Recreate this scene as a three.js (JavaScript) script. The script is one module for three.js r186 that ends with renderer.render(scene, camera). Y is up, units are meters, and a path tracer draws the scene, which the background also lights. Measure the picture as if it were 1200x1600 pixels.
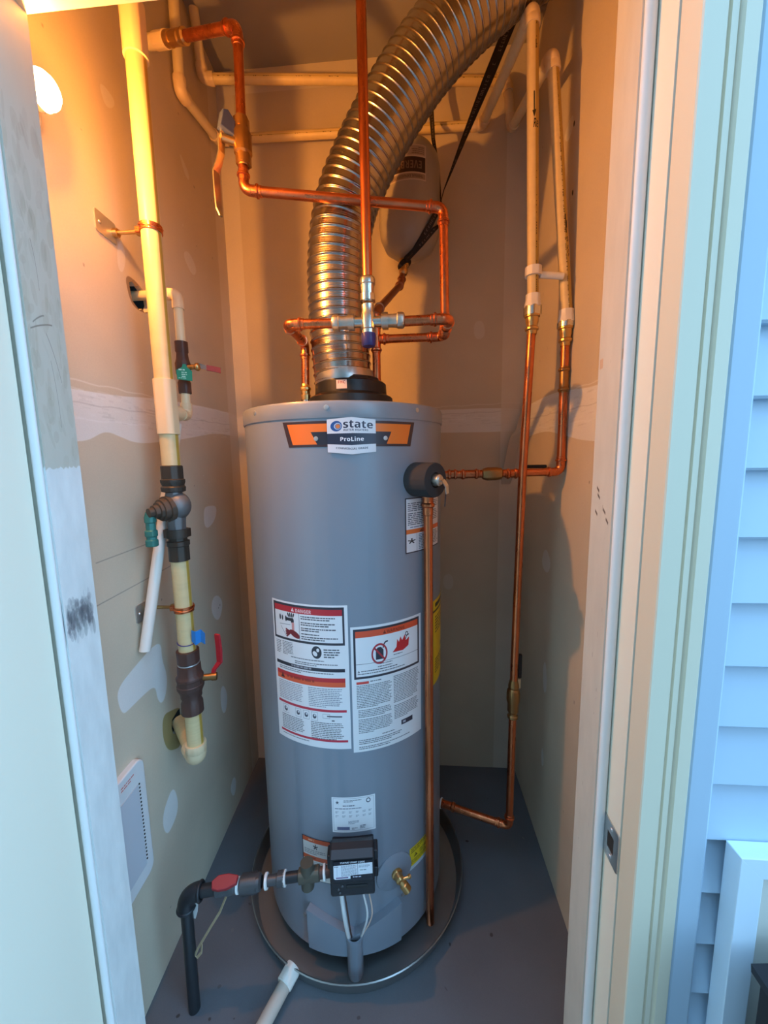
import * as THREE from 'three';
import { RoundedBoxGeometry } from 'three/addons/geometries/RoundedBoxGeometry.js';
import { mergeGeometries, toCreasedNormals } from 'three/addons/utils/BufferGeometryUtils.js';
import { ImprovedNoise } from 'three/addons/math/ImprovedNoise.js';

// ------------------------------------------------------------------ camera, sky, exposure
const scene = new THREE.Scene();
const camera = new THREE.PerspectiveCamera(105.34, 1200 / 1600, 0.02, 60);
camera.position.set(0, 0, 0);                                  // 1.335 m above the closet floor
camera.up.set(0.00639, 0.99119, -0.13228);
camera.lookAt(-0.07442, -0.13144, -0.98853);
const renderer = new THREE.WebGLRenderer({ antialias: true });
renderer.toneMapping = THREE.LinearToneMapping;
renderer.toneMappingExposure = 1.0;
renderer.shadowMap.enabled = true;
renderer.shadowMap.type = THREE.PCFSoftShadowMap;

const SKY = { horizon: [0.63, 1.10, 1.55], zenith: [0.46, 0.98, 1.70], power: 2.8 };
{ // an even, clear evening sky: the same all round, a little bluer overhead
  const W = 64, H = 64, d = new Float32Array(W * H * 4);
  for (let j = 0; j < H; j++) {
    const el = Math.max(0, ((j + 0.5) / H - 0.5) * 2), t = Math.pow(el, 0.7);
    for (let i = 0; i < W; i++) {
      const k = (j * W + i) * 4;
      for (let c = 0; c < 3; c++) d[k + c] = SKY.power * (SKY.horizon[c] * (1 - t) + SKY.zenith[c] * t);
      d[k + 3] = 1;
    }
  }
  const sky = new THREE.DataTexture(d, W, H, THREE.RGBAFormat, THREE.FloatType);
  sky.mapping = THREE.EquirectangularReflectionMapping;
  sky.magFilter = sky.minFilter = THREE.LinearFilter;
  sky.needsUpdate = true;
  scene.background = sky;
  scene.environment = sky;
}
const LAMP = { color: [1.0, 0.37, 0.06], power: 2.5 };

// ------------------------------------------------------------------ small tools
const V = (x, y, z) => new THREE.Vector3(x, y, z);
const A = (p) => (p.isVector3 ? p.clone() : V(...p));
const UP = V(0, 1, 0);
let seed = 7;
const rnd = () => { seed = (seed * 1664525 + 1013904223) >>> 0; return seed / 4294967296; };
const noise = new ImprovedNoise();
const nz = (x, y, o = 3) => { let s = 0, a = 1, t = 0; for (let i = 0; i < o; i++) { s += a * noise.noise(x, y, 3.7 + i * 5.1); t += a; a *= 0.5; x *= 2.1; y *= 2.1; } return s / t; };
const taken = new Map();
function numbered(n) { const k = taken.get(n) || 0; taken.set(n, k + 1); return k ? n + '_' + String(k).padStart(3, '0') : n; }
function merge(list) {
  list = list.flat();
  if (list.length === 1) return list[0];
  const plain = list.map((g) => { const h = g.index ? g.toNonIndexed() : g; for (const k of Object.keys(h.attributes)) if (!['position', 'normal', 'uv'].includes(k)) h.deleteAttribute(k); return h; });
  return mergeGeometries(plain);
}
const things = [];
function thing(name, label, category, group) {
  const g = new THREE.Group();
  g.name = numbered(name);
  g.userData = { label, category };
  if (group) g.userData.group = group;
  scene.add(g); things.push(g);
  return g;
}
function structure(name) { const g = new THREE.Group(); g.name = name; g.userData = { kind: 'structure' }; scene.add(g); return g; }
function part(parent, name, geos, material, label) {
  const m = new THREE.Mesh(Array.isArray(geos) ? merge(geos) : geos, material);
  m.name = name; m.castShadow = m.receiveShadow = true;
  if (label) m.userData.label = label;
  parent.add(m);
  return m;
}
function settle() { // puts each thing's origin at its base
  for (const t of things) {
    const box = new THREE.Box3(), geos = new Set();
    t.traverse((o) => { if (o.isMesh) { geos.add(o.geometry); o.geometry.computeBoundingBox(); box.union(o.geometry.boundingBox); } });
    const b = V((box.min.x + box.max.x) / 2, box.min.y, (box.min.z + box.max.z) / 2);
    for (const g of geos) g.translate(-b.x, -b.y, -b.z);
    t.position.copy(b);
  }
}
// geometry between two points
function orient(g, a, b) { // takes a geometry built along +y from 0 and lays it from a towards b
  const d = b.clone().sub(a).normalize();
  g.applyQuaternion(new THREE.Quaternion().setFromUnitVectors(UP, d));
  return g.translate(a.x, a.y, a.z);
}
function rod(a, b, r, r2 = r, seg = 24) {
  a = A(a); b = A(b); const h = a.distanceTo(b);
  return orient(new THREE.CylinderGeometry(r2, r, h, seg, 1).translate(0, h / 2, 0), a, b);
}
function lathe(a, b, prof, seg = 28) { // prof: [distance from a, radius]
  a = A(a); b = A(b);
  const g = new THREE.LatheGeometry(prof.map(([t, r]) => new THREE.Vector2(Math.max(r, 0), t)), seg);
  return orient(toCreasedNormals(g, 0.6), a, b);
}
function hexNut(a, b, r) { return rod(a, b, r, r, 6); }
function ring(c, n, R, r) { // torus with axis n
  const g = new THREE.TorusGeometry(R, r, 10, 32);
  g.applyQuaternion(new THREE.Quaternion().setFromUnitVectors(V(0, 0, 1), A(n).normalize()));
  c = A(c); return g.translate(c.x, c.y, c.z);
}
function bend(a, c, b, r, seg = 14) { return new THREE.TubeGeometry(new THREE.QuadraticBezierCurve3(A(a), A(c), A(b)), seg, r, 22); }
function box(x0, x1, y0, y1, z0, z1) { return new THREE.BoxGeometry(x1 - x0, y1 - y0, z1 - z0).translate((x0 + x1) / 2, (y0 + y1) / 2, (z0 + z1) / 2); }
function rbox(w, h, d, r, seg = 3) { return new RoundedBoxGeometry(w, h, d, seg, r); }
function toward(p, q, d) { const v = q.clone().sub(p).normalize().multiplyScalar(d); return p.clone().add(v); }
// flat band following points; side gives the direction of its width at each point
function ribbon(pts, sides, w, t) {
  pts = pts.map(A); sides = sides.map((s) => A(s).normalize());
  const pos = [], uv = [], idx = []; let run = 0;
  const n = pts.length;
  for (let i = 0; i < n; i++) {
    if (i) run += pts[i].distanceTo(pts[i - 1]);
    const d = pts[Math.min(n - 1, i + 1)].clone().sub(pts[Math.max(0, i - 1)]).normalize();
    const s = sides[i].clone().multiplyScalar((Array.isArray(w) ? w[i] : w) / 2), f = d.clone().cross(sides[i]).normalize().multiplyScalar(t / 2);
    for (const [a, b] of [[-1, 1], [1, 1], [1, -1], [-1, -1]]) {
      const p = pts[i].clone().addScaledVector(s, a).addScaledVector(f, b);
      pos.push(p.x, p.y, p.z); uv.push((a + 1) / 2, run);
    }
  }
  for (let i = 0; i < n - 1; i++) for (let k = 0; k < 4; k++) { const a = i * 4 + k, b = i * 4 + (k + 1) % 4; idx.push(a, b, a + 4, b, b + 4, a + 4); }
  idx.push(0, 1, 2, 0, 2, 3); const e = (n - 1) * 4; idx.push(e, e + 2, e + 1, e, e + 3, e + 2);
  const g = new THREE.BufferGeometry();
  g.setAttribute('position', new THREE.Float32BufferAttribute(pos, 3));
  g.setAttribute('uv', new THREE.Float32BufferAttribute(uv, 2));
  g.setIndex(idx);
  const h = g.toNonIndexed(); h.computeVertexNormals(); return h;
}
function extrude(points, depth, bevel = 0, holes = []) {
  const s = new THREE.Shape(points.map((p) => new THREE.Vector2(...p)));
  for (const h of holes) s.holes.push(new THREE.Path(h.map((p) => new THREE.Vector2(...p))));
  return new THREE.ExtrudeGeometry(s, { depth, bevelEnabled: bevel > 0, bevelSize: bevel, bevelThickness: bevel, bevelSegments: 2, curveSegments: 12 });
}
const rounded = (x0, x1, y0, y1, r, n = 6) => { const o = []; for (const [cx, cy, a] of [[x1 - r, y1 - r, 0], [x0 + r, y1 - r, 1], [x0 + r, y0 + r, 2], [x1 - r, y0 + r, 3]]) for (let i = 0; i <= n; i++) { const t = (a + i / n) * Math.PI / 2; o.push([cx + r * Math.cos(t), cy + r * Math.sin(t)]); } return o; };

// ------------------------------------------------------------------ materials
const std = (rgb, rough, metal = 0, extra = {}) => { const m = new THREE.MeshPhysicalMaterial({ roughness: rough, metalness: metal, ...extra }); m.color.setRGB(...rgb); return m; };
function canvas(w, h, draw, { color = true, wrap = false } = {}) {
  const c = document.createElement('canvas'); c.width = w; c.height = h;
  const x = c.getContext('2d'); draw(x, w, h);
  const t = new THREE.CanvasTexture(c);
  if (color) t.colorSpace = THREE.SRGBColorSpace;
  if (wrap) t.wrapS = t.wrapT = THREE.RepeatWrapping;
  t.anisotropy = 8; return t;
}
// mottled grain multiplied into a base colour; amount in +- fraction
function grain(x, w, h, rgb, sx, sy, amount, fine = 0.02) {
  const im = x.getImageData(0, 0, w, h), d = im.data;
  for (let j = 0; j < h; j++) for (let i = 0; i < w; i++) {
    const k = (j * w + i) * 4, f = 1 + amount * nz(i / w * sx, j / h * sy) * 1.6 + fine * (rnd() - 0.5) * 2;
    for (let c = 0; c < 3; c++) d[k + c] = Math.max(0, Math.min(255, (rgb ? rgb[c] : d[k + c]) * f));
    d[k + 3] = 255;
  }
  x.putImageData(im, 0, 0);
}
const copperMap = canvas(256, 512, (x, w, h) => {
  grain(x, w, h, [210, 124, 82], 3, 8, 0.1, 0.015);
  for (let i = 0; i < 40; i++) { x.fillStyle = `rgba(130,60,30,${0.03 + rnd() * 0.08})`; x.beginPath(); x.ellipse(rnd() * w, rnd() * h, 3 + rnd() * 22, 4 + rnd() * 40, rnd(), 0, 7); x.fill(); }
}, { wrap: true });
const copperRough = canvas(128, 256, (x, w, h) => grain(x, w, h, [128, 128, 128], 4, 9, 0.35, 0.03), { color: false, wrap: true });
const M = {
  copper: std([1, 1, 1], 0.62, 1, { map: copperMap, roughnessMap: copperRough }),
  copperBright: std([0.9, 0.5, 0.32], 0.24, 1, { roughnessMap: null }),
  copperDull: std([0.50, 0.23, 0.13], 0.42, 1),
  brass: std([0.66, 0.42, 0.17], 0.34, 1),
  brassDull: std([0.42, 0.23, 0.09], 0.42, 1),
  bronze: std([0.085, 0.042, 0.032], 0.5, 0.15),
  bronzeDark: std([0.055, 0.045, 0.035], 0.48, 0.3),
  nickel: std([0.72, 0.69, 0.63], 0.25, 1),
  nickelSatin: std([0.60, 0.55, 0.48], 0.38, 1),
  steel: std([0.55, 0.55, 0.54], 0.34, 1),
  zinc: std([0.52, 0.53, 0.52], 0.45, 0.85),
  blackIron: std([0.025, 0.028, 0.032], 0.42, 0.3),
  oldIron: std([0.10, 0.10, 0.105], 0.45, 0.6),
  cpvc: std([0.80, 0.66, 0.40], 0.42),
  cpvcFit: std([0.78, 0.60, 0.36], 0.4),
  pvcWhite: std([0.80, 0.74, 0.66], 0.38),
  pvcDirty: std([0.52, 0.43, 0.35], 0.5),
  blackPlastic: std([0.008, 0.009, 0.012], 0.42),
  blackMatte: std([0.02, 0.019, 0.018], 0.7),
  red: std([0.48, 0.02, 0.03], 0.45),
  redCap: std([0.30, 0.015, 0.02], 0.5),
  blueCap: std([0.035, 0.03, 0.16], 0.35),
  blueHandle: std([0.05, 0.07, 0.17], 0.4),
  blueTag: std([0.02, 0.22, 0.62], 0.5),
  green: std([0.04, 0.20, 0.17], 0.5, 0.2),
  foam: std([0.035, 0.034, 0.036], 0.9),
  tank: std([0.225, 0.26, 0.31], 0.42, 0, { clearcoat: 0.5, clearcoatRoughness: 0.3 }),
  jacketCap: std([0.24, 0.265, 0.30], 0.4, 0, { clearcoat: 0.5, clearcoatRoughness: 0.2 }),
  white: std([0.78, 0.77, 0.74], 0.5),
  cord: std([0.52, 0.40, 0.24], 0.8),
  wire: std([0.75, 0.75, 0.74], 0.5),
  exTank: std([0.34, 0.30, 0.25], 0.45, 0, { clearcoat: 0.2, clearcoatRoughness: 0.3 }),
  porcelain: std([0.8, 0.78, 0.72], 0.25),
  dark: std([0.02, 0.016, 0.012], 0.95),
};

// ------------------------------------------------------------------ room shell
const FLOOR = -1.335, CEIL = 1.408, BACK = -1.57, RIGHT = 0.43, FRONT = -0.62;
const LX = -0.6522, LT = 0.06; // left wall: x = LX - LT * (-z - 0.62)
const leftX = (z) => LX - LT * (-z - 0.62);
const leftM = new THREE.Matrix4().makeBasis(V(-LT, 0, -1).normalize(), UP, V(1, 0, -LT).normalize()).setPosition(LX, 0, FRONT);
const onLeft = (s, y, n = 0) => V(s, y, n).applyMatrix4(leftM);

function soft(x, pts, fill, map, blur = 0) { // rounded polygon
  const p = pts.map(map);
  x.beginPath();
  for (let i = 0; i < p.length; i++) {
    const a = p[i], b = p[(i + 1) % p.length], m = [(a[0] + b[0]) / 2, (a[1] + b[1]) / 2];
    if (!i) { const z = p[p.length - 1]; x.moveTo((z[0] + a[0]) / 2, (z[1] + a[1]) / 2); }
    x.quadraticCurveTo(a[0], a[1], m[0], m[1]);
  }
  x.closePath(); x.fillStyle = fill; x.fill();
}
const PAPER = [206, 191, 167], MUD = 'rgb(226,222,215)';
const WS = [0, 1.2], WY = [-1.4, 1.45];
function wallMap(draw) {
  return canvas(880, 2048, (x, w, h) => {
    const map = ([s, y]) => [(s - WS[0]) / (WS[1] - WS[0]) * w, (WY[1] - y) / (WY[1] - WY[0]) * h];
    x.fillStyle = `rgb(${PAPER})`; x.fillRect(0, 0, w, h);
    draw(x, map, w, h);
    grain(x, w, h, null, 5, 12, 0.035, 0.012);
  });
}
function mudTape(x, map, pts) {
  soft(x, pts, MUD, map);
  x.save(); x.globalAlpha = 0.5;
  const ys = pts.map((p) => p[1]), y0 = Math.min(...ys), y1 = Math.max(...ys), s0 = Math.min(...pts.map((p) => p[0])), s1 = Math.max(...pts.map((p) => p[0]));
  for (let i = 0; i < 240; i++) { const s = s0 + rnd() * (s1 - s0), y = y0 + (0.3 + 0.5 * rnd()) * (y1 - y0), [px, py] = map([s, y]); x.fillStyle = rnd() < 0.5 ? 'rgba(236,233,230,0.5)' : 'rgba(190,186,180,0.5)'; x.fillRect(px, py, 4 + rnd() * 26, 1 + rnd() * 3); }
  for (const f of [0.28, 0.5, 0.8]) { x.strokeStyle = f === 0.5 ? 'rgba(178,172,166,0.8)' : 'rgba(240,238,235,0.8)'; x.lineWidth = 2; x.beginPath(); for (let s = s0; s <= s1; s += 0.03) { const [px, py] = map([s, y0 + f * (y1 - y0) + (s - s0) * 0.03 + 0.002 * Math.sin(s * 60)]); x.lineTo(px, py); } x.stroke(); }
  x.restore();
}
const leftMap = wallMap((x, map) => {
  mudTape(x, map, [[-0.02, 0.142], [0.11, 0.147], [0.18, 0.151], [0.26, 0.155], [0.4, 0.173], [0.588, 0.183], [0.772, 0.19], [1.0, 0.19], [1.0, 0.1], [0.759, 0.108], [0.571, 0.079], [0.427, 0.061], [0.301, 0.049], [0.244, 0.062], [0.195, 0.074], [0.147, 0.05], [0.11, 0.046], [-0.02, 0.046]]);
  for (const p of [
    [[0.143, -0.497], [0.202, -0.48], [0.286, -0.463], [0.319, -0.472], [0.315, -0.517], [0.333, -0.573], [0.319, -0.621], [0.296, -0.634], [0.28, -0.608], [0.278, -0.568], [0.231, -0.564], [0.171, -0.566], [0.156, -0.565], [0.145, -0.54]],
    [[0.265, -0.911], [0.315, -0.885], [0.331, -0.977], [0.276, -1.0], [0.257, -0.98], [0.251, -0.942]],
    [[0.648, -1.21], [0.688, -1.19], [0.708, -1.23], [0.688, -1.27], [0.665, -1.26]],
    [[0.635, -0.798], [0.662, -0.802], [0.687, -0.856], [0.667, -0.907], [0.639, -0.903], [0.626, -0.854]],
    [[0.624, -0.461], [0.665, -0.46], [0.706, -0.503], [0.676, -0.552], [0.64, -0.549], [0.608, -0.501]],
    [[0.61, -0.149], [0.643, -0.142], [0.716, -0.151], [0.687, -0.204], [0.607, -0.223]]]) soft(x, p, MUD, map);
  for (const p of [
    [[0.297, 0.494], [0.317, 0.524], [0.326, 0.488], [0.317, 0.455], [0.303, 0.438], [0.292, 0.451]],
    [[0.602, 0.629], [0.644, 0.657], [0.692, 0.625], [0.674, 0.594], [0.642, 0.593]],
    [[0.286, 0.822], [0.337, 0.828], [0.339, 0.808], [0.304, 0.778]],
    [[0.625, 0.931], [0.691, 0.897], [0.679, 0.873], [0.653, 0.881]]]) soft(x, p, 'rgb(216,208,194)', map);
  soft(x, [[0.295, -0.665], [0.335, -0.678], [0.385, -0.70], [0.395, -0.76], [0.363, -0.808], [0.34, -0.80], [0.303, -0.776], [0.286, -0.723]], 'rgb(158,138,88)', map); // old expanding foam smear
  soft(x, [[0.315, 0.445], [0.36, 0.445], [0.412, 0.42], [0.40, 0.38], [0.34, 0.376], [0.322, 0.397]], 'rgb(140,120,98)', map);
  x.strokeStyle = 'rgba(110,105,98,0.6)'; x.lineWidth = 1.3;
  for (const [a, b] of [[[0.08, -0.293], [0.45, -0.281]], [[0.126, -0.203], [0.4, -0.198]]]) { x.beginPath(); x.moveTo(...map(a)); x.lineTo(...map(b)); x.stroke(); }
  for (let i = 0; i < 40; i++) { const [px, py] = map([rnd() * 0.95, -1.3 + rnd() * 2.6]); x.fillStyle = rnd() < 0.6 ? 'rgba(120,110,100,0.5)' : 'rgba(225,222,216,0.7)'; x.fillRect(px, py, 2 + rnd() * 3, 1 + rnd() * 4); }
  const [cx] = map([0.87, 0]); x.fillStyle = 'rgba(220,210,194,0.8)'; x.fillRect(cx, 0, 200, 2048); // corner tape
});
const rightMap = wallMap((x, map) => {
  mudTape(x, map, [[-0.02, 0.164], [0.349, 0.164], [0.456, 0.174], [0.567, 0.19], [0.733, 0.198], [1.0, 0.192], [1.0, 0.07], [0.72, 0.09], [0.552, 0.063], [0.367, 0.033], [-0.02, 0.03]]);
  for (const p of [[[0.703, -0.354], [0.665, -0.284], [0.601, -0.327], [0.637, -0.378]], [[0.645, -0.691], [0.617, -0.654], [0.594, -0.751], [0.628, -0.784]], [[0.63, -0.997], [0.614, -0.961], [0.595, -1.016], [0.618, -1.043]], [[0.648, 0.896], [0.582, 0.911], [0.57, 0.869], [0.611, 0.853]], [[0.55, 0.55], [0.575, 0.6], [0.58, 0.5], [0.56, 0.44]]]) soft(x, p, 'rgb(218,212,202)', map);
  x.fillStyle = 'rgb(40,34,30)'; for (const p of [[0.57, 0.872], [0.56, 0.70], [0.3, -0.9], [0.6, 0.3]]) { const [a, b] = map(p); x.beginPath(); x.ellipse(a, b, 3, 5, 0.2, 0, 7); x.fill(); }
  for (let i = 0; i < 30; i++) { const [px, py] = map([rnd() * 0.95, -1.3 + rnd() * 2.6]); x.fillStyle = 'rgba(110,100,90,0.45)'; x.fillRect(px, py, 1 + rnd() * 3, 1 + rnd() * 6); }
});
const backMap = wallMap((x, map, w) => { // s runs from the left corner
  mudTape(x, map, [[-0.02, 0.192], [0.3, 0.196], [0.7, 0.188], [1.2, 0.196], [1.2, 0.1], [0.8, 0.104], [0.5, 0.098], [-0.02, 0.104]]);
  soft(x, [[0.353, 0.943], [0.382, 0.95], [0.393, 0.913], [0.372, 0.89]], 'rgb(216,208,194)', map);
  x.fillStyle = 'rgba(220,210,194,0.8)';
  let [a] = map([0.075, 0]); x.fillRect(0, 0, a, 2048); [a] = map([1.06, 0]); x.fillRect(a, 0, 300, 2048); // corner tapes
  const [, b] = map([0, 1.33]); x.fillRect(0, 0, w, b);
  for (const p of [[0.86, -0.5], [0.97, 0.48], [0.72, -0.2]]) soft(x, [[p[0] - 0.02, p[1] + 0.03], [p[0] + 0.02, p[1] + 0.035], [p[0] + 0.025, p[1] - 0.03], [p[0] - 0.015, p[1] - 0.035]], 'rgb(214,204,188)', map);
});
function wallTex(t) { t.repeat.set(1 / (WS[1] - WS[0]), 1 / (WY[1] - WY[0])); t.offset.set(-WS[0] / (WS[1] - WS[0]), -WY[0] / (WY[1] - WY[0])); return std([1, 1, 1], 0.85, 0, { map: t }); }
const M_left = wallTex(leftMap), M_right = wallTex(rightMap), M_back = wallTex(backMap);
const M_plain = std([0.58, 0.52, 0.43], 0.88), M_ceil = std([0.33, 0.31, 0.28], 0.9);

const wallLeft = structure('wall_left');
{
  const hole1 = [[0.328, 0.43], [0.34, 0.437], [0.352, 0.431], [0.366, 0.439], [0.385, 0.43], [0.401, 0.424], [0.404, 0.405], [0.394, 0.386], [0.38, 0.38], [0.372, 0.386], [0.36, 0.379], [0.346, 0.385], [0.334, 0.392], [0.331, 0.41]];
  const hole2 = [[0.334, -0.706], [0.35, -0.702], [0.366, -0.698], [0.384, -0.702], [0.397, -0.715], [0.396, -0.732], [0.386, -0.746], [0.366, -0.758], [0.346, -0.757], [0.334, -0.748], [0.329, -0.728]];
  part(wallLeft, 'drywall', extrude([[0, FLOOR - 0.02], [0.99, FLOOR - 0.02], [0.99, CEIL + 0.02], [0, CEIL + 0.02]], 0.013, 0, [hole1, hole2]).translate(0, 0, -0.013).applyMatrix4(leftM), M_left);
  const b = new THREE.BoxGeometry(1.05, CEIL - FLOOR + 0.1, 0.05).translate(0.5, (CEIL + FLOOR) / 2, -0.125).applyMatrix4(leftM);
  part(wallLeft, 'sheathing', b, M.dark);
}
const wallBack = structure('wall_back');
part(wallBack, 'drywall', extrude([[0, FLOOR - 0.02], [1.16, FLOOR - 0.02], [1.16, CEIL + 0.02], [0, CEIL + 0.02]], 0.06).translate(-0.72, 0, BACK - 0.06), M_back);
const wallRight = structure('wall_right');
part(wallRight, 'drywall', extrude([[0, FLOOR - 0.02], [0.99, FLOOR - 0.02], [0.99, CEIL + 0.02], [0, CEIL + 0.02]], 0.06).applyMatrix4(new THREE.Matrix4().makeBasis(V(0, 0, -1), UP, V(1, 0, 0)).setPosition(RIGHT, 0, FRONT)), M_right);
part(thing('joint_tape', 'long strip of paper joint tape peeling loose in the right back corner', 'tape'), 'paper_strip', ribbon([[0.418, 0.2, -1.55], [0.412, 0.15, -1.545], [0.404, 0.105, -1.54], [0.385, 0.085, -1.53], [0.378, 0.04, -1.528], [0.366, -0.06, -1.545], [0.362, -0.1, -1.56]], [[1, 0, -0.5], [1, 0, -0.5], [1, 0, -0.4], [1, 0.3, -0.4], [1, 0.2, -0.4], [1, 0, -0.4], [1, 0, -0.4]], [0.012, 0.025, 0.034, 0.044, 0.05, 0.052, 0.04], 0.0008), std([0.5, 0.46, 0.40], 0.9));
const ceiling = structure('ceiling');
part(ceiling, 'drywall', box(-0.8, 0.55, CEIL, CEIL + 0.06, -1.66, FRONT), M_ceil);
const floorMap = canvas(1024, 1024, (x, w, h) => {
  x.fillStyle = 'rgb(124,128,134)'; x.fillRect(0, 0, w, h);
  grain(x, w, h, null, 6, 6, 0.07, 0.02);
  for (let i = 0; i < 70; i++) { x.fillStyle = `rgba(${rnd() < 0.5 ? '40,34,28' : '170,160,145'},${0.2 + rnd() * 0.5})`; x.beginPath(); x.ellipse(rnd() * w, rnd() * h, 1 + rnd() * 3.5, 1 + rnd() * 2.5, rnd() * 3, 0, 7); x.fill(); }
});
const floor = structure('floor');
part(floor, 'concrete_floor', box(-0.8, 0.5, FLOOR - 0.1, FLOOR, -1.64, -0.49), std([0.62, 0.62, 0.62], 0.5, 0, { map: floorMap }));

// front wall with the doorway
const JL = -0.556, JR = 0.274, HEAD = 0.652, STOP = -0.557, OUT = -0.474;
const M_cream = std([0.80, 0.74, 0.59], 0.5), M_trim = std([0.70, 0.62, 0.46], 0.45), M_siding = std([0.44, 0.555, 0.66], 0.5), M_stopR = std([0.80, 0.72, 0.60], 0.5);
const wallFront = structure('wall_front');
part(wallFront, 'drywall', [box(-1.5, -0.63, FLOOR - 0.12, 1.5, FRONT, -0.5), box(0.312, 1.5, FLOOR - 0.12, 1.5, FRONT, -0.5), box(-0.63, 0.312, HEAD + 0.04, 1.5, FRONT, -0.5)], M_plain);
{
  // lap siding right of the door, one board per course
  const pitch = 0.0805, y0 = 0.223, prof = (y) => [[-0.502, y], [-0.482, y], [-0.4795, y + 0.003], [-0.493, y + pitch + 0.004], [-0.502, y + pitch + 0.004]];
  const g = extrude(prof(0), 1.1).rotateY(-Math.PI / 2).rotateX(0); // profile (z, y), length along x
  for (let k = -20; k <= 15; k++) {
    const h = extrude(prof(0).map(([z, y]) => [z, y]), 1.05);
    h.applyMatrix4(new THREE.Matrix4().makeBasis(V(0, 0, 1), V(0, 1, 0), V(-1, 0, 0)).setPosition(1.42, y0 + k * pitch, 0));
    part(wallFront, 'siding_board', h, M_siding);
  }
  for (const s of [-1]) for (let k = -20; k <= 15; k++) {
    const h = extrude(prof(0), 0.85);
    h.applyMatrix4(new THREE.Matrix4().makeBasis(V(0, 0, 1), V(0, 1, 0), V(-1, 0, 0)).setPosition(-0.72, y0 + k * pitch, 0));
    part(wallFront, 'siding_board', h, M_siding);
  }
  for (let k = 7; k <= 15; k++) {
    const h = extrude(prof(0), 1.2);
    h.applyMatrix4(new THREE.Matrix4().makeBasis(V(0, 0, 1), V(0, 1, 0), V(-1, 0, 0)).setPosition(0.4, y0 + k * pitch, 0));
    part(wallFront, 'siding_board', h, M_siding);
  }
  part(wallFront, 'siding_trim', extrude([[0.348, -0.502], [0.381, -0.502], [0.3785, -0.4765], [0.375, -0.474], [0.352, -0.476], [0.348, -0.479]], 2.9, 0.0).applyMatrix4(new THREE.Matrix4().makeBasis(V(1, 0, 0), V(0, 0, 1), V(0, -1, 0)).setPosition(0, 1.45, 0)), M_siding);
}
// door frame
const frame = structure('trim_1');
const jambMap = canvas(256, 2048, (x, w, h) => { // left stop face, v over the height, u over its depth
  x.fillStyle = 'rgb(220,221,216)'; x.fillRect(0, 0, w, h);
  grain(x, w, h, null, 3, 24, 0.05, 0.01);
  const Y = (y) => (HEAD - y) / (HEAD - FLOOR) * h;
  x.fillStyle = 'rgba(186,180,162,0.75)'; x.beginPath(); x.moveTo(0, 0); x.lineTo(w, 0); for (let i = 0; i <= 24; i++) x.lineTo(w * (1 - i / 24), Y(-0.005 + 0.012 * nz(i * 0.4, 9))); x.fill(); // weathered upper half, never repainted
  for (let i = 0; i < 220; i++) { // scuffs: dark rubbed mark at hand height and rubbed dirt above
    const y = Y(-0.25 + 0.035 * (rnd() + rnd() - 1)), u = w * (0.05 + 0.8 * rnd());
    x.fillStyle = `rgba(70,72,76,${0.04 + 0.16 * rnd()})`; x.beginPath(); x.ellipse(u, y, 4 + rnd() * 14, 3 + rnd() * 14, 0, 0, 7); x.fill();
  }
  for (let i = 0; i < 130; i++) { const y = Y(0.0 + 0.5 * rnd()), u = w * rnd(); x.fillStyle = `rgba(150,140,118,${0.05 + 0.12 * rnd()})`; x.beginPath(); x.ellipse(u, y, 4 + rnd() * 20, 4 + rnd() * 26, rnd() * 3, 0, 7); x.fill(); }
  x.strokeStyle = 'rgba(95,88,76,0.6)'; x.lineWidth = 2;
  for (const [u0, v0, u1, v1] of [[20, 0.2, 170, 0.215], [40, 0.21, 120, 0.225], [120, 0.2, 190, 0.13], [130, 0.16, 150, 0.06], [90, 0.33, 110, 0.26]]) { x.beginPath(); x.moveTo(u0, Y(v0)); x.quadraticCurveTo((u0 + u1) / 2 + 12, Y((v0 + v1) / 2 + 0.006), u1, Y(v1)); x.stroke(); }
});
const stopMap = canvas(256, 2048, (x, w, h) => {
  x.fillStyle = 'rgb(204,196,180)'; x.fillRect(0, 0, w, h);
  grain(x, w, h, null, 3, 24, 0.03, 0.01);
  const Y = (y) => (HEAD - y) / (HEAD - FLOOR) * h;
  x.strokeStyle = 'rgba(70,58,46,0.8)'; x.lineWidth = 4;
  for (const [u, y] of [[0.25, -0.045], [0.3, -0.055], [0.22, -0.08], [0.6, -0.075], [0.75, -0.088]]) { x.beginPath(); x.moveTo(w * u, Y(y)); x.lineTo(w * (u + 0.12), Y(y - 0.006)); x.stroke(); }
  x.fillStyle = 'rgba(200,150,110,0.6)'; x.fillRect(w * 0.05, Y(0.14), 40, 14);
  for (let i = 0; i < 24; i++) { x.fillStyle = `rgba(120,105,88,${0.2 + 0.3 * rnd()})`; x.fillRect(rnd() * w, rnd() * h, 2 + rnd() * 5, 2 + rnd() * 8); }
});
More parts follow.
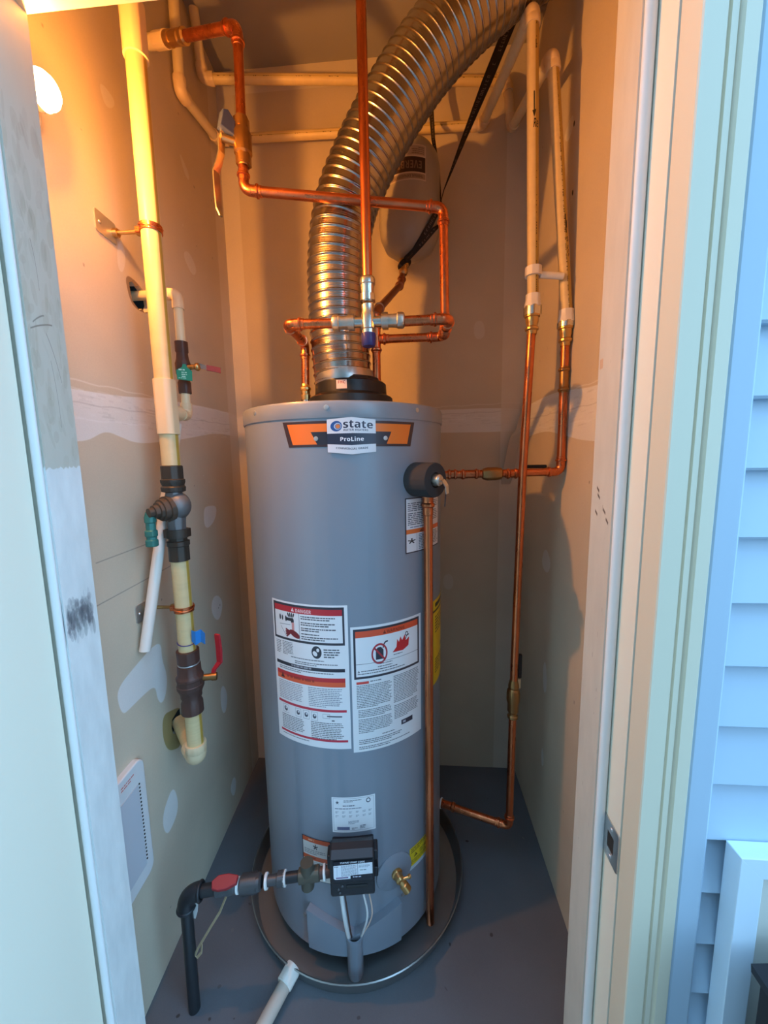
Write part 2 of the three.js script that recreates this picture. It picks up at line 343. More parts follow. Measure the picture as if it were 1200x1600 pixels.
{
  const faceL = new THREE.PlaneGeometry(1, 1);
  const M_jl = std([1, 1, 1], 0.5, 0, { map: jambMap }), M_jr = std([1, 1, 1], 0.5, 0, { map: stopMap });
  const y0 = FLOOR, hy = HEAD - FLOOR;
  part(frame, 'door_stop', box(JL - 0.016, JL, y0, HEAD, FRONT, STOP), M_jl, 'scuffed door stop with a dark rub mark');
  part(frame, 'door_stop', box(JR, JR + 0.016, y0, HEAD, FRONT, STOP), M_jr);
  part(frame, 'door_stop', box(JL - 0.016, JR + 0.016, HEAD, HEAD + 0.016, FRONT, STOP), M_trim);
  part(frame, 'jamb', box(JL - 0.038, JL - 0.016, y0, HEAD + 0.036, FRONT, STOP), M_cream);
  part(frame, 'jamb', box(JR + 0.016, JR + 0.038, y0, HEAD + 0.036, FRONT, -0.512), M_cream);
  part(frame, 'head_jamb', box(JL - 0.038, JR + 0.038, HEAD + 0.016, HEAD + 0.038, FRONT, -0.512), M_cream);
  // weatherstrip: soft white bead along the stop's outer face
  const bead = (x0, x1, a, b) => new THREE.CapsuleGeometry(0.0062, b - a, 6, 14).scale(1.15, 1, 0.8).translate((x0 + x1) / 2, (a + b) / 2, STOP + 0.004);
  part(frame, 'weatherstrip', bead(JL - 0.016, JL - 0.001, y0 + 0.01, HEAD - 0.01), M.white);
  part(frame, 'weatherstrip', bead(JR + 0.001, JR + 0.015, y0 + 0.01, HEAD - 0.01), M.white);
  // brick mould with its groove
  const mould = [[0.2915, -0.51], [0.2915, -0.4755], [0.293, -0.474], [0.315, -0.4735], [0.3165, -0.477], [0.319, -0.4785], [0.3205, -0.476], [0.327, -0.476], [0.3285, -0.4785], [0.3305, -0.4765], [0.332, -0.4735], [0.3465, -0.4735], [0.348, -0.475], [0.348, -0.51]];
  const up = new THREE.Matrix4().makeBasis(V(1, 0, 0), V(0, 0, 1), V(0, -1, 0)).setPosition(0, HEAD + 0.075, 0);
  part(frame, 'brick_mould', extrude(mould, HEAD + 0.075 - FLOOR + 0.1).applyMatrix4(up), M_trim);
  part(frame, 'brick_mould', box(-0.63, 0.348, HEAD + 0.02, HEAD + 0.075, -0.51, -0.476), M_trim);
  part(frame, 'jamb_backing', box(-0.64, JL - 0.036, y0, HEAD + 0.036, FRONT, -0.565), M_cream);
  part(frame, 'sill', box(-0.6, 0.31, FLOOR - 0.1, FLOOR + 0.004, FRONT - 0.0, -0.44), M.zinc);
  // strike plate let into the right jamb
  const sp = part(frame, 'strike_plate', extrude(rounded(-0.031, 0.031, -0.024, 0.024, 0.004), 0.0016, 0, [rounded(-0.013, 0.013, -0.006, 0.012, 0.002)]).applyMatrix4(new THREE.Matrix4().makeBasis(V(0, 1, 0), V(0, 0, 1), V(1, 0, 0)).setPosition(JR + 0.0142, -0.567, -0.535)), M.steel, 'worn steel strike plate');
  part(sp, 'latch_hole', box(JR + 0.0152, JR + 0.0158, -0.58, -0.554, -0.541, -0.523), M.dark);
  for (const s of [-1, 1]) part(sp, 'screw', rod([JR + 0.0142, -0.567 + s * 0.022, -0.531], [JR + 0.0128, -0.567 + s * 0.022, -0.531], 0.0035, 0.003, 14), M.zinc);
}
// the open door, swung well out to the left
const door = structure('door_1');
{
  const leaf = rbox(0.045, HEAD - FLOOR - 0.02, 0.83, 0.002).translate(-0.0225, (HEAD + FLOOR) / 2, 0.415); // hinge edge at the origin
  leaf.applyMatrix4(new THREE.Matrix4().makeTranslation(-0.5725, 0, -0.5475).multiply(new THREE.Matrix4().makeRotationY(-0.07)));
  part(door, 'door_leaf', leaf, M_cream);
  for (const y of [-1.1, -0.35, 0.42]) part(door, 'hinge', rod([-0.622, y - 0.05, -0.55], [-0.622, y + 0.05, -0.55], 0.006), M.steel);
}
const ground = structure('ground');
part(ground, 'concrete_pad', box(-9, 9, FLOOR - 0.25, FLOOR - 0.11, -0.5, 14), std([0.22, 0.21, 0.20], 0.9));

const wallOpposite = structure('wall_opposite'); // the neighbouring house across the narrow yard
part(wallOpposite, 'stucco', box(-9, 1.7, FLOOR - 0.15, 4.8, 3.0, 3.3), std([0.15, 0.13, 0.11], 0.9));

// ------------------------------------------------------------------ lamp on the left wall
{
  const t = thing('wall_lamp', 'glowing bare bulb on a porcelain holder high on the left wall beside the doorway', 'lamp');
  const s = 0.062, y = 0.612, p = (n) => onLeft(s, y, n);
  part(t, 'lamp_holder', lathe(p(0), p(0.02), [[0, 0], [0, 0.05], [0.004, 0.052], [0.01, 0.046], [0.016, 0.03], [0.022, 0.02], [0.022, 0]]), M.porcelain);
  const glow = std([1, 0.9, 0.7], 0.4); glow.emissive.setRGB(1, 0.72, 0.36); glow.emissiveIntensity = 14;
  part(t, 'bulb_base', lathe(p(0.012), p(0.1), [[0, 0.013], [0.006, 0.015], [0.018, 0.021], [0.028, 0.0275], [0.0375, 0.0278], [0.0375, 0.0268], [0.03, 0.0266]]), M.porcelain, 'opaque white bulb body');
  part(t, 'bulb', lathe(p(0.0425), p(0.2), [[0, 0], [0, 0.0255], [0.008, 0.0262], [0.015, 0.0265], [0.021, 0.0245], [0.028, 0.0185], [0.0325, 0.01], [0.0335, 0]]), glow, 'glowing domed bulb');
  const L = new THREE.PointLight(0xffffff, LAMP.power, 0, 2); L.color.setRGB(...LAMP.color);
  L.position.copy(p(0.049)); L.castShadow = true; L.shadow.radius = 0.7; L.name = 'lamp_light';
  scene.add(L);
}

// ------------------------------------------------------------------ pipe kit
// run: pipes between the points, a fitting at every inner point
function run(t, pts, r, o = {}) {
  pts = pts.map(A);
  const { mat = M.copper, fit = M.copper, style = 'press', leg = r * 2.9, sock = r * 1.9, skip = [], pipeName = 'pipe' } = o;
  const n = pts.length, trim = pts.map((_, i) => (i === 0 || i === n - 1 || skip.includes(i) ? 0 : leg));
  for (let i = 0; i < n - 1; i++) {
    const a = toward(pts[i], pts[i + 1], trim[i] * 0.6), b = toward(pts[i + 1], pts[i], trim[i + 1] * 0.6);
    if (a.distanceTo(b) > 0.004) part(t, pipeName, a.y > b.y ? rod(b, a, r, r, 28) : rod(a, b, r, r, 28), (o.mats && o.mats[i]) || mat);
  }
  for (let i = 1; i < n - 1; i++) if (!skip.includes(i)) {
    const a = toward(pts[i], pts[i - 1], leg), b = toward(pts[i], pts[i + 1], leg), g = [];
    const R = style === 'press' ? r * 1.1 : r * 1.24;
    const am = toward(pts[i], pts[i - 1], leg * 0.62), bm = toward(pts[i], pts[i + 1], leg * 0.62);
    g.push(bend(am, pts[i], bm, R * (style === 'press' ? 1 : 0.98)));
    for (const [m, e] of [[am, a], [bm, b]]) {
      const far = toward(e, m, -0.5 * sock);
      if (style === 'press') g.push(collar(m, far, r));
      else g.push(lathe(m, far, [[0, R * 0.98], [0.002, R * 1.02], [m.distanceTo(far) - 0.002, R * 1.02], [m.distanceTo(far), R], [m.distanceTo(far), r * 0.98]]));
    }
    part(t, 'elbow', g, fit);
  }
}
function collar(a, b, r) { // press socket with its bead
  const h = A(a).distanceTo(A(b)), q = r * 1.1;
  return lathe(a, b, [[0, q], [h * 0.36, q], [h * 0.42, r * 1.34], [h * 0.52, r * 1.38], [h * 0.62, r * 1.34], [h * 0.68, q], [h * 0.96, q], [h, r * 0.98]]);
}
function sleeve(a, b, r) { // straight coupling with a bead at both ends
  const h = A(a).distanceTo(A(b)), q = r * 1.1, k = Math.min(0.012, h * 0.3);
  return lathe(a, b, [[0, r * 0.98], [0.001, q], [k * 0.3, q], [k * 0.55, r * 1.36], [k * 0.9, r * 1.36], [k * 1.2, q], [h - k * 1.2, q], [h - k * 0.9, r * 1.36], [h - k * 0.55, r * 1.36], [h - k * 0.3, q], [h - 0.001, q], [h, r * 0.98]]);
}
const C34 = 0.0111, C12 = 0.0143, C15 = 0.0206; // 3/4 copper, 1 in CPVC, 1 1/2 in CPVC
// printed CPVC: stripe and print along the pipe
function printed(base, stripe, su, sw, draw) {
  const t = canvas(256, 2048, (x, w, h) => {
    x.fillStyle = base; x.fillRect(0, 0, w, h);
    x.fillStyle = stripe; x.fillRect(w * su, 0, w * sw, h);
    draw && draw(x, w, h);
    grain(x, w, h, null, 2, 30, 0.03, 0.01);
  });
  return std([1, 1, 1], 0.4, 0, { map: t });
}
function printLine(x, w, h, u, dens = 1, size = 15, ink = 'rgba(70,48,24,0.75)') { // rows of illegible small print along the pipe
  x.fillStyle = ink;
  for (let y = 10; y < h;) { const l = 6 + rnd() * 16; if (rnd() < 0.8 * dens) x.fillRect(w * u + (rnd() - 0.5) * 3, y, size * (0.5 + 0.5 * rnd()), l * 0.72); y += l + (rnd() < 0.12 ? 40 : 3); }
}
const BASE = 'rgb(216,192,142)', STRIPE = 'rgb(188,152,66)';
const M_supply = printed(BASE, STRIPE, 0.20, 0.07);
const M_back1 = printed('rgb(224,198,140)', 'rgb(190,160,80)', 0.02, 0.02, (x, w, h) => printLine(x, w, h, 0.03, 0.5, 6));
const M_p1 = printed(BASE, STRIPE, 0.13, 0.17, (x, w, h) => {
  x.fillStyle = 'rgba(60,42,20,0.7)'; x.fillRect(w * 0.13, h * 0.09, w * 0.03, h * 0.03);
  printLine(x, w, h * 1, 0.15, 0.75, 9);
  x.fillStyle = STRIPE; x.fillRect(w * 0.13, h * 0.13, w * 0.17, h * 0.4);
  // hand-drawn arrow and letters in black marker
  x.strokeStyle = 'rgb(28,22,20)'; x.lineWidth = 8; x.lineCap = 'round';
  const u = w * 0.095; x.beginPath(); x.moveTo(u, h * 0.265); x.lineTo(u, h * 0.345); x.moveTo(u - 8, h * 0.33); x.lineTo(u, h * 0.346); x.lineTo(u + 9, h * 0.328); x.stroke();
  x.save(); x.translate(u - 10, h * 0.388); x.fillStyle = 'rgb(28,22,20)'; x.scale(0.72, 1.9); x.font = 'italic bold 48px sans-serif'; x.fillText('Re', 0, 0); x.restore();
});
M_p1.map.wrapS = THREE.RepeatWrapping; M_p1.map.offset.x = 0.1; // turns the print to the front
const M_p2 = printed(BASE, STRIPE, 0.02, 0.12, (x, w, h) => {
  printLine(x, w, h, 0.0, 0.9, 12);
  x.fillStyle = 'rgb(40,30,22)'; x.strokeStyle = 'rgb(40,30,22)'; x.lineWidth = 6;
  x.fillRect(w * 0.035, h * 0.44, 9, h * 0.11);
  x.beginPath(); x.moveTo(w * 0.06, h * 0.51); x.lineTo(w * 0.10, h * 0.475); x.lineTo(w * 0.08, h * 0.52); x.stroke();
  x.save(); x.translate(w * 0.045, h * 0.60); x.scale(0.7, 1.5); x.font = 'bold 52px sans-serif'; x.fillText('S', 0, 0); x.restore();
  for (let i = 0; i < 3; i++) { x.beginPath(); x.moveTo(w * 0.05 + i * 3, h * (0.645 + i * 0.022)); x.lineTo(w * 0.10, h * (0.62 + i * 0.025)); x.stroke(); }
});

const M_p2top = printed(BASE, STRIPE, 0.02, 0.12, (x, w, h) => printLine(x, w, h, 0.03, 0.8, 7));

// ------------------------------------------------------------------ the water heater
const TX = -0.192, TZ = -1.123, TR = 0.27;
const onTank = (deg, y, r = TR) => V(TX + r * Math.sin(deg * Math.PI / 180), y, TZ + r * Math.cos(deg * Math.PI / 180));
function patch(a0, a1, y0, y1, lift = 0.0007, o = {}) { // sheet wrapped on the jacket; (a0,a1) angles at the bottom, top = o.top
  const [b0, b1] = o.top || [a0, a1], n = o.n || 24, pos = [], uv = [], idx = [];
  for (let j = 0; j <= 1; j++) for (let i = 0; i <= n; i++) {
    const t = i / n, a = j ? b0 + (b1 - b0) * t : a0 + (a1 - a0) * t;
    const p = onTank(a, j ? (o.yTop ? o.yTop(t) : y1) : (o.yBot ? o.yBot(t) : y0), TR + lift);
    pos.push(p.x, p.y, p.z); uv.push(t, j);
  }
  for (let i = 0; i < n; i++) idx.push(i, i + 1, n + 1 + i, i + 1, n + 2 + i, n + 1 + i);
  const g = new THREE.BufferGeometry();
  g.setAttribute('position', new THREE.Float32BufferAttribute(pos, 3)); g.setAttribute('uv', new THREE.Float32BufferAttribute(uv, 2)); g.setIndex(idx); g.computeVertexNormals();
  return g;
}
const label = (w, h, draw, rough = 0.4) => std([1, 1, 1], rough, 0, { map: canvas(w, h, draw), side: THREE.DoubleSide, clearcoat: 0.15, clearcoatRoughness: 0.3 });
function fine(x, x0, y0, w, lines, lh, ink = 'rgba(70,74,82,0.75)') { // type too small to read
  x.fillStyle = ink;
  for (let l = 0; l < lines; l++) { const end = x0 + w * (l === lines - 1 ? 0.4 + 0.4 * rnd() : 0.9 + 0.1 * rnd()); for (let q = x0; q < end;) { const k = (1.2 + rnd() * 3.6) * lh * 0.5; x.fillRect(q, y0 + l * lh, Math.min(k, end - q), lh * 0.5); q += k + lh * 0.28; } }
}
function text(x, s, px, py, size, fill, font = 'bold', align = 'left', sx = 1) { x.save(); x.translate(px, py); x.scale(sx, 1); x.fillStyle = fill; x.font = `${font} ${size}px sans-serif`; x.textAlign = align; x.fillText(s, 0, 0); x.restore(); }
function tri(x, cx, cy, r, fill, mark) { x.fillStyle = fill; x.beginPath(); x.moveTo(cx, cy - r); x.lineTo(cx + r, cy + r * 0.75); x.lineTo(cx - r, cy + r * 0.75); x.closePath(); x.fill(); text(x, '!', cx, cy + r * 0.62, r * 1.4, mark, 'bold', 'center'); }

const heater = thing('water_heater', 'tall grey cylindrical gas water heater standing in a round metal drain pan', 'water heater');
{
  const B = -1.3;
  part(heater, 'jacket', lathe([TX, B, TZ], [TX, 0, TZ], [[0, 0], [0, TR - 0.012], [0.012, TR - 0.008], [0.014, TR], [1.392, TR], [1.4, TR]], 96), M.tank);
  part(heater, 'jacket_cap', lathe([TX, 0.093, TZ], [TX, 1, TZ], [[0, TR], [0.0, TR + 0.0022], [0.003, TR + 0.003], [0.03, TR + 0.003], [0.036, TR], [0.038, TR - 0.008], [0.038, 0]], 96), M.jacketCap);
  for (const a of [1.5, 47.9, -40.6, -85, 95]) part(heater, 'screw', lathe(onTank(a, 0.115, TR + 0.002), onTank(a, 0.115, 1), [[0, 0.0055], [0.002, 0.0055], [0.0035, 0.003], [0.0035, 0]], 14), M.zinc);
  // brand band and badge
  const band = label(1024, 240, (x, w, h) => {
    x.fillStyle = 'rgb(58,40,44)'; x.fillRect(0, 0, w, h);
    x.fillStyle = 'rgb(240,120,38)'; x.beginPath(); x.moveTo(34, 24); x.lineTo(w - 34, 24); x.lineTo(w - 40, h - 24); x.lineTo(40, h - 24); x.fill();
    x.fillStyle = 'rgb(40,42,54)'; x.beginPath(); x.moveTo(210, 100); x.lineTo(w - 205, 100); x.lineTo(w - 236, h - 20); x.lineTo(245, h - 20); x.fill();
  });
  part(heater, 'brand_band', patch(-17.9, 43.6, 0.031, 0.0865, 0.0008, { top: [-21, 46.4] }), band);
  const badge = label(512, 400, (x, w, h) => {
    x.fillStyle = 'rgb(226,226,230)'; x.fillRect(0, 0, w, h);
    x.fillStyle = 'rgb(44,50,70)'; x.fillRect(0, 172, w, 128);
    x.fillStyle = 'rgb(38,84,150)'; x.beginPath(); x.arc(96, 88, 60, 0, 7); x.fill();
    x.fillStyle = 'rgb(205,215,230)'; x.beginPath(); x.arc(110, 90, 38, 0, 7); x.fill();
    x.fillStyle = 'rgb(60,110,165)'; x.beginPath(); x.arc(113, 91, 31, 0, 7); x.fill();
    x.fillStyle = 'rgb(220,130,70)'; x.beginPath(); x.arc(113, 91, 24, 0, 7); x.fill();
    text(x, 'state', 162, 112, 118, 'rgb(38,38,62)', 'bold', 'left', 1.12);
    text(x, 'WATER HEATERS', 166, 146, 31, 'rgb(70,74,92)', 'bold', 'left', 1.1);
    text(x, 'ProLine', 256, 258, 62, 'rgb(240,240,244)', 'bold', 'center', 1.12);
    text(x, 'COMMERCIAL GRADE', 256, 352, 30, 'rgb(58,62,76)', 'bold', 'center', 1.12);
  });
  part(heater, 'brand_badge', patch(1.5, 24, 0.019, 0.0895, 0.0026, { yTop: (t) => 0.089 + 0.005 * (1 - Math.abs(t * 2 - 1)), yBot: (t) => 0.019 - 0.005 * (1 - Math.abs(t * 2 - 1)) }), badge);
  for (const a of [-3.9, 29]) part(heater, 'rivet', lathe(onTank(a, 0.049, TR), onTank(a, 0.049, 1), [[0, 0.005], [0.002, 0.005], [0.003, 0.0025], [0.003, 0]], 14), M.zinc);
  // large warning sheets
  const sheet1 = label(720, 1024, (x, w, h) => {
    x.fillStyle = 'rgb(228,230,232)'; x.fillRect(0, 0, w, h);
    x.fillStyle = 'rgb(48,50,60)'; x.fillRect(18, 14, w - 46, 262);
    x.fillStyle = 'rgb(228,230,232)'; x.fillRect(34, 70, w - 78, 190);
    x.fillStyle = 'rgb(186,40,52)'; x.fillRect(34, 30, w - 78, 42);
    tri(x, 238, 52, 15, 'rgb(240,240,240)', 'rgb(186,40,52)'); text(x, 'DANGER', 264, 65, 34, 'rgb(232,208,210)', 'bold', 'left', 1.1);
    // tap and scalded hand
    x.fillStyle = 'rgb(42,44,52)'; for (const [a, b, r] of [[98, 118, 20], [124, 120, 18], [164, 122, 20]]) { x.beginPath(); x.ellipse(a, b, r * 0.45, r, 0, 0, 7); x.fill(); }
    x.fillRect(170, 112, 62, 22); x.beginPath(); x.ellipse(232, 130, 16, 20, 0, 0, 7); x.fill(); for (let k = 0; k < 4; k++) { x.beginPath(); x.ellipse(190 + k * 18, 92, 7, 17, 0.3 * (k - 1.5), 0, 7); x.fill(); }
    x.fillStyle = 'rgb(214,150,146)'; x.fillRect(224, 142, 26, 60);
    x.fillStyle = 'rgb(120,34,44)'; for (let k = 0; k < 4; k++) { x.save(); x.translate(214, 214); x.rotate(-0.6 + k * 0.3); x.fillRect(-60, -7, 66, 13); x.restore(); } x.beginPath(); x.ellipse(250, 222, 56, 22, 0.35, 0, 7); x.fill();
    x.strokeStyle = 'rgb(100,104,112)'; x.lineWidth = 3; x.strokeRect(300, 72, 1, 186); x.beginPath(); x.moveTo(90, 168); x.lineTo(210, 160); x.moveTo(100, 180); x.lineTo(170, 256); x.stroke();
    for (const [y, n] of [[86, 2], [128, 2], [166, 2], [206, 1], [226, 2]]) fine(x, 316, y, 330, n, 15, 'rgba(40,44,54,0.85)');
    fine(x, 34, 292, 60, 8, 12); fine(x, 110, 288, 120, 9, 11);
    x.fillStyle = 'rgb(44,46,58)'; x.beginPath(); x.arc(450, 330, 44, 0, 7); x.fill();
    x.fillStyle = 'rgb(228,230,232)'; x.beginPath(); x.ellipse(436, 340, 22, 16, 0.6, 0, 7); x.fill(); x.beginPath(); x.arc(462, 314, 13, 0, 7); x.fill();
    fine(x, 512, 304, 140, 4, 17, 'rgba(50,54,62,0.85)'); fine(x, 200, 386, 450, 1, 13); fine(x, 240, 410, 410, 2, 13);
    x.fillStyle = 'rgb(44,46,58)'; x.fillRect(26, 440, w - 60, 24); fine(x, 200, 445, 260, 1, 24, 'rgba(190,190,196,0.8)'); fine(x, 60, 474, 590, 2, 13);
    x.fillStyle = 'rgb(190,44,50)'; x.fillRect(26, 508, w - 60, 32); x.fillStyle = 'rgb(224,92,52)'; x.fillRect(26, 538, w - 60, 34);
    tri(x, 94, 544, 22, 'rgb(60,30,30)', 'rgb(224,92,52)'); fine(x, 140, 530, 460, 1, 34, 'rgba(120,36,30,0.55)');
    fine(x, 40, 584, 270, 11, 13, 'rgba(120,116,126,0.65)'); fine(x, 360, 584, 300, 11, 13, 'rgba(100,106,120,0.65)');
    x.fillStyle = 'rgb(190,50,72)'; x.fillRect(26, 736, w - 56, 18);
    for (const [a, b] of [[78, 66], [220, 56], [302, 56], [380, 56]]) { x.strokeStyle = 'rgb(110,114,124)'; x.lineWidth = 2; x.strokeRect(a, 764, b, 60); x.fillStyle = 'rgb(74,78,90)'; x.beginPath(); x.ellipse(a + b / 2, 794, b * 0.3, 17, 0.5, 0, 7); x.fill(); x.fillStyle = 'rgb(214,216,220)'; x.beginPath(); x.ellipse(a + b / 2 + 3, 788, b * 0.15, 8, 0.2, 0, 7); x.fill(); }
    x.fillStyle = 'rgb(74,78,90)'; x.fillRect(520, 780, 130, 9); x.strokeRect(484, 770, 60, 30); x.fillRect(560, 812, 24, 8);
    fine(x, 60, 838, 250, 9, 13); fine(x, 372, 834, 290, 10, 13);
    x.fillStyle = 'rgb(190,44,66)'; x.fillRect(40, 958, w - 66, 16); fine(x, 60, 986, 560, 1, 12);
  });
  part(heater, 'warning_sheet', patch(-35, 8.3, -0.693, -0.33, 0.0008), sheet1, 'white warning sheet with a scalded hand drawing');
  const sheet2 = label(700, 900, (x, w, h) => {
    x.fillStyle = 'rgb(228,230,232)'; x.fillRect(0, 0, w, h);
    x.fillStyle = 'rgb(48,50,60)'; x.fillRect(22, 18, w - 50, 350);
    x.fillStyle = 'rgb(230,232,234)'; x.fillRect(40, 76, w - 86, 276);
    x.fillStyle = 'rgb(222,82,46)'; x.fillRect(40, 34, w - 86, 44); tri(x, 296, 60, 13, 'rgb(90,34,30)', 'rgb(222,82,46)'); text(x, 'WARNING', 318, 70, 32, 'rgb(120,44,34)', 'bold', 'left', 1.15);
    x.fillStyle = 'rgb(44,46,58)'; x.beginPath(); x.moveTo(214, 178); x.lineTo(232, 160); x.lineTo(262, 160); x.lineTo(284, 182); x.lineTo(284, 246); x.lineTo(214, 246); x.fill();
    x.strokeStyle = 'rgb(44,46,58)'; x.lineWidth = 10; x.beginPath(); x.moveTo(280, 170); x.quadraticCurveTo(290, 122, 326, 128); x.stroke();
    x.strokeStyle = 'rgb(170,40,54)'; x.lineWidth = 14; x.beginPath(); x.arc(248, 206, 66, 0, 7); x.moveTo(200, 160); x.lineTo(296, 252); x.stroke();
    x.fillStyle = 'rgb(200,40,48)'; x.beginPath(); x.moveTo(370, 218); x.lineTo(410, 186); x.lineTo(418, 130); x.lineTo(436, 156); x.lineTo(452, 118); x.lineTo(470, 150); x.lineTo(500, 112); x.lineTo(510, 158); x.lineTo(548, 140); x.lineTo(540, 200); x.lineTo(480, 222); x.fill();
    x.strokeStyle = 'rgb(44,46,58)'; x.lineWidth = 7; x.beginPath(); x.arc(520, 112, 13, 0, 7); x.moveTo(508, 148); x.lineTo(520, 126); x.lineTo(546, 120); x.stroke();
    fine(x, 380, 234, 160, 1, 12); x.fillStyle = 'rgb(120,124,132)'; x.fillRect(40, 262, w - 86, 3);
    fine(x, 250, 274, 210, 1, 13); fine(x, 230, 294, 250, 1, 13); tri(x, 62, 316, 10, 'rgb(50,52,60)', 'white'); fine(x, 84, 312, 540, 1, 13, 'rgba(50,54,62,0.85)'); fine(x, 52, 330, 570, 1, 13, 'rgba(50,54,62,0.7)');
    x.fillStyle = 'rgb(206,70,62)'; x.fillRect(40, 388, 108, 18); fine(x, 160, 388, 150, 1, 14);
    fine(x, 40, 414, 320, 14, 12); fine(x, 376, 392, 290, 17, 12); fine(x, 50, 592, 310, 5, 12); fine(x, 50, 660, 310, 9, 12); fine(x, 380, 612, 280, 9, 12);
    x.fillStyle = 'rgb(44,48,64)'; x.fillRect(452, 742, 130, 36); fine(x, 470, 752, 70, 1, 32, 'rgba(200,204,214,0.9)');
    fine(x, 260, 790, 200, 1, 13); fine(x, 50, 812, 420, 3, 13); fine(x, 50, 862, 500, 2, 13);
  });
  part(heater, 'warning_sheet', patch(9.4, 50.6, -0.704, -0.384, 0.0008), sheet2, 'white warning sheet with fire drawing');
  const energy = label(256, 512, (x, w, h) => { x.fillStyle = 'rgb(232,200,20)'; x.fillRect(0, 0, w, h); x.fillStyle = 'rgb(40,36,10)'; x.fillRect(0, 60, w, 12); x.fillRect(20, 20, w - 60, 24); fine(x, 20, 100, 200, 6, 18, 'rgba(40,36,10,0.8)'); x.beginPath(); x.moveTo(90, 330); x.lineTo(130, 290); x.lineTo(170, 330); x.fill(); fine(x, 20, 360, 200, 6, 16, 'rgba(40,36,10,0.8)'); });
  part(heater, 'energy_label', patch(64, 104, -0.615, -0.375, 0.0008), energy, 'yellow label');
  const tp = label(300, 512, (x, w, h) => {
    x.fillStyle = 'rgb(40,42,52)'; x.fillRect(0, 0, w, h); x.fillStyle = 'rgb(222,224,228)'; x.fillRect(6, 10, w - 10, h - 20);
    text(x, 'CAUTION', 160, 34, 22, 'rgb(60,64,76)', 'bold', 'center'); fine(x, 16, 46, 270, 5, 17, 'rgba(60,66,80,0.8)'); fine(x, 16, 140, 270, 7, 17, 'rgba(60,66,80,0.8)'); fine(x, 30, 268, 240, 1, 16, 'rgba(70,84,130,0.8)');
    x.fillStyle = 'rgb(222,112,52)'; x.fillRect(6, 290, w - 10, 42); tri(x, 108, 314, 14, 'rgb(120,40,30)', 'rgb(222,112,52)');
    x.fillStyle = 'rgb(120,124,134)'; x.fillRect(74, 332, 3, 170); fine(x, 88, 346, 200, 10, 15, 'rgba(60,66,80,0.8)');
    x.fillStyle = 'rgb(28,30,40)'; x.save(); x.translate(40, 400); for (let k = 0; k < 5; k++) { x.rotate(1.256); x.fillRect(-4, -26, 9, 28); } x.restore();
  });
  part(heater, 'caution_label', patch(39.8, 72, -0.224, -0.09, 0.0008), tp, 'white caution label with orange stripe');
  const rating = label(512, 400, (x, w, h) => {
    x.fillStyle = 'rgb(230,233,236)'; x.fillRect(0, 0, w, h); x.strokeStyle = 'rgb(150,156,166)'; x.lineWidth = 3; x.strokeRect(18, 16, w - 36, h - 36);
    x.fillStyle = 'rgb(50,56,74)'; x.save(); x.translate(66, 60); for (let k = 0; k < 5; k++) { x.rotate(1.256); x.beginPath(); x.moveTo(-7, 0); x.lineTo(0, -24); x.lineTo(7, 0); x.fill(); } x.restore();
    x.strokeStyle = 'rgb(50,56,74)'; x.lineWidth = 9; x.beginPath(); x.arc(430, 54, 22, 0, 7); x.stroke();
    fine(x, 140, 34, 220, 2, 14); fine(x, 130, 92, 260, 1, 20, 'rgba(60,66,80,0.9)'); fine(x, 36, 124, 440, 1, 20, 'rgba(80,88,104,0.7)');
    for (const y of [160, 206]) for (const q of [40, 120, 200, 280, 360, 430]) fine(x, q, y, 40, 2, 13, 'rgba(80,88,104,0.55)');
    fine(x, 190, 270, 130, 3, 14, 'rgba(80,88,104,0.7)'); x.fillStyle = 'rgb(110,118,150)'; x.fillRect(56, 336, 148, 36); fine(x, 228, 350, 70, 2, 13); fine(x, 326, 326, 74, 3, 15, 'rgba(50,58,78,0.9)');
  });
  part(heater, 'rating_label', patch(-3, 20, -0.922, -0.824, 0.0008), rating, 'small white rating label');
  const warn = label(300, 400, (x, w, h) => {
    x.fillStyle = 'rgb(36,40,52)'; x.fillRect(0, 0, w, h); x.fillStyle = 'rgb(206,206,200)'; x.fillRect(9, 6, w - 16, h - 10);
    x.fillStyle = 'rgb(200,86,44)'; x.fillRect(9, 6, w - 16, 40); x.fillRect(9, 172, w - 16, 40); fine(x, 70, 18, 130, 1, 28, 'rgba(240,200,170,0.7)'); fine(x, 70, 184, 130, 1, 28, 'rgba(110,40,24,0.7)');
    x.fillStyle = 'rgb(28,30,40)'; x.save(); x.translate(145, 82); for (let k = 0; k < 5; k++) { x.rotate(1.256); x.fillRect(-4, -26, 9, 28); } x.restore();
    fine(x, 24, 116, 240, 3, 16, 'rgba(90,92,96,0.6)'); fine(x, 24, 224, 240, 9, 16, 'rgba(90,92,96,0.5)');
  });
  part(heater, 'warning_label', patch(-21.6, -4.5, -1.075, -0.952, 0.0008), warn, 'small orange striped warning label');
  const yel = label(256, 256, (x, w, h) => { x.fillStyle = 'rgb(224,200,40)'; x.fillRect(0, 0, w, h); x.fillStyle = 'rgb(190,206,214)'; x.fillRect(0, 214, w, 42); fine(x, 16, 14, 210, 3, 20, 'rgba(50,44,16,0.8)'); tri(x, 70, 112, 22, 'rgb(60,40,20)', 'rgb(224,200,40)'); fine(x, 120, 92, 110, 3, 17, 'rgba(50,44,16,0.8)'); fine(x, 16, 150, 210, 3, 16, 'rgba(50,44,16,0.6)'); });
  part(heater, 'yellow_label', patch(40.8, 58, -1.1, -1.04, 0.0008, { yTop: (t) => -1.034 }), yel, 'small yellow label');
  // flue collar under the duct
  part(heater, 'draft_collar', lathe([TX + 0.02, 0.128, TZ], [TX + 0.02, 1, TZ], [[0, 0.119], [0.042, 0.116], [0.045, 0.113], [0.052, 0.1], [0.08, 0.0985], [0.084, 0.094], [0.086, 0.083], [0.095, 0.08], [0.095, 0]], 64), M.blackPlastic);
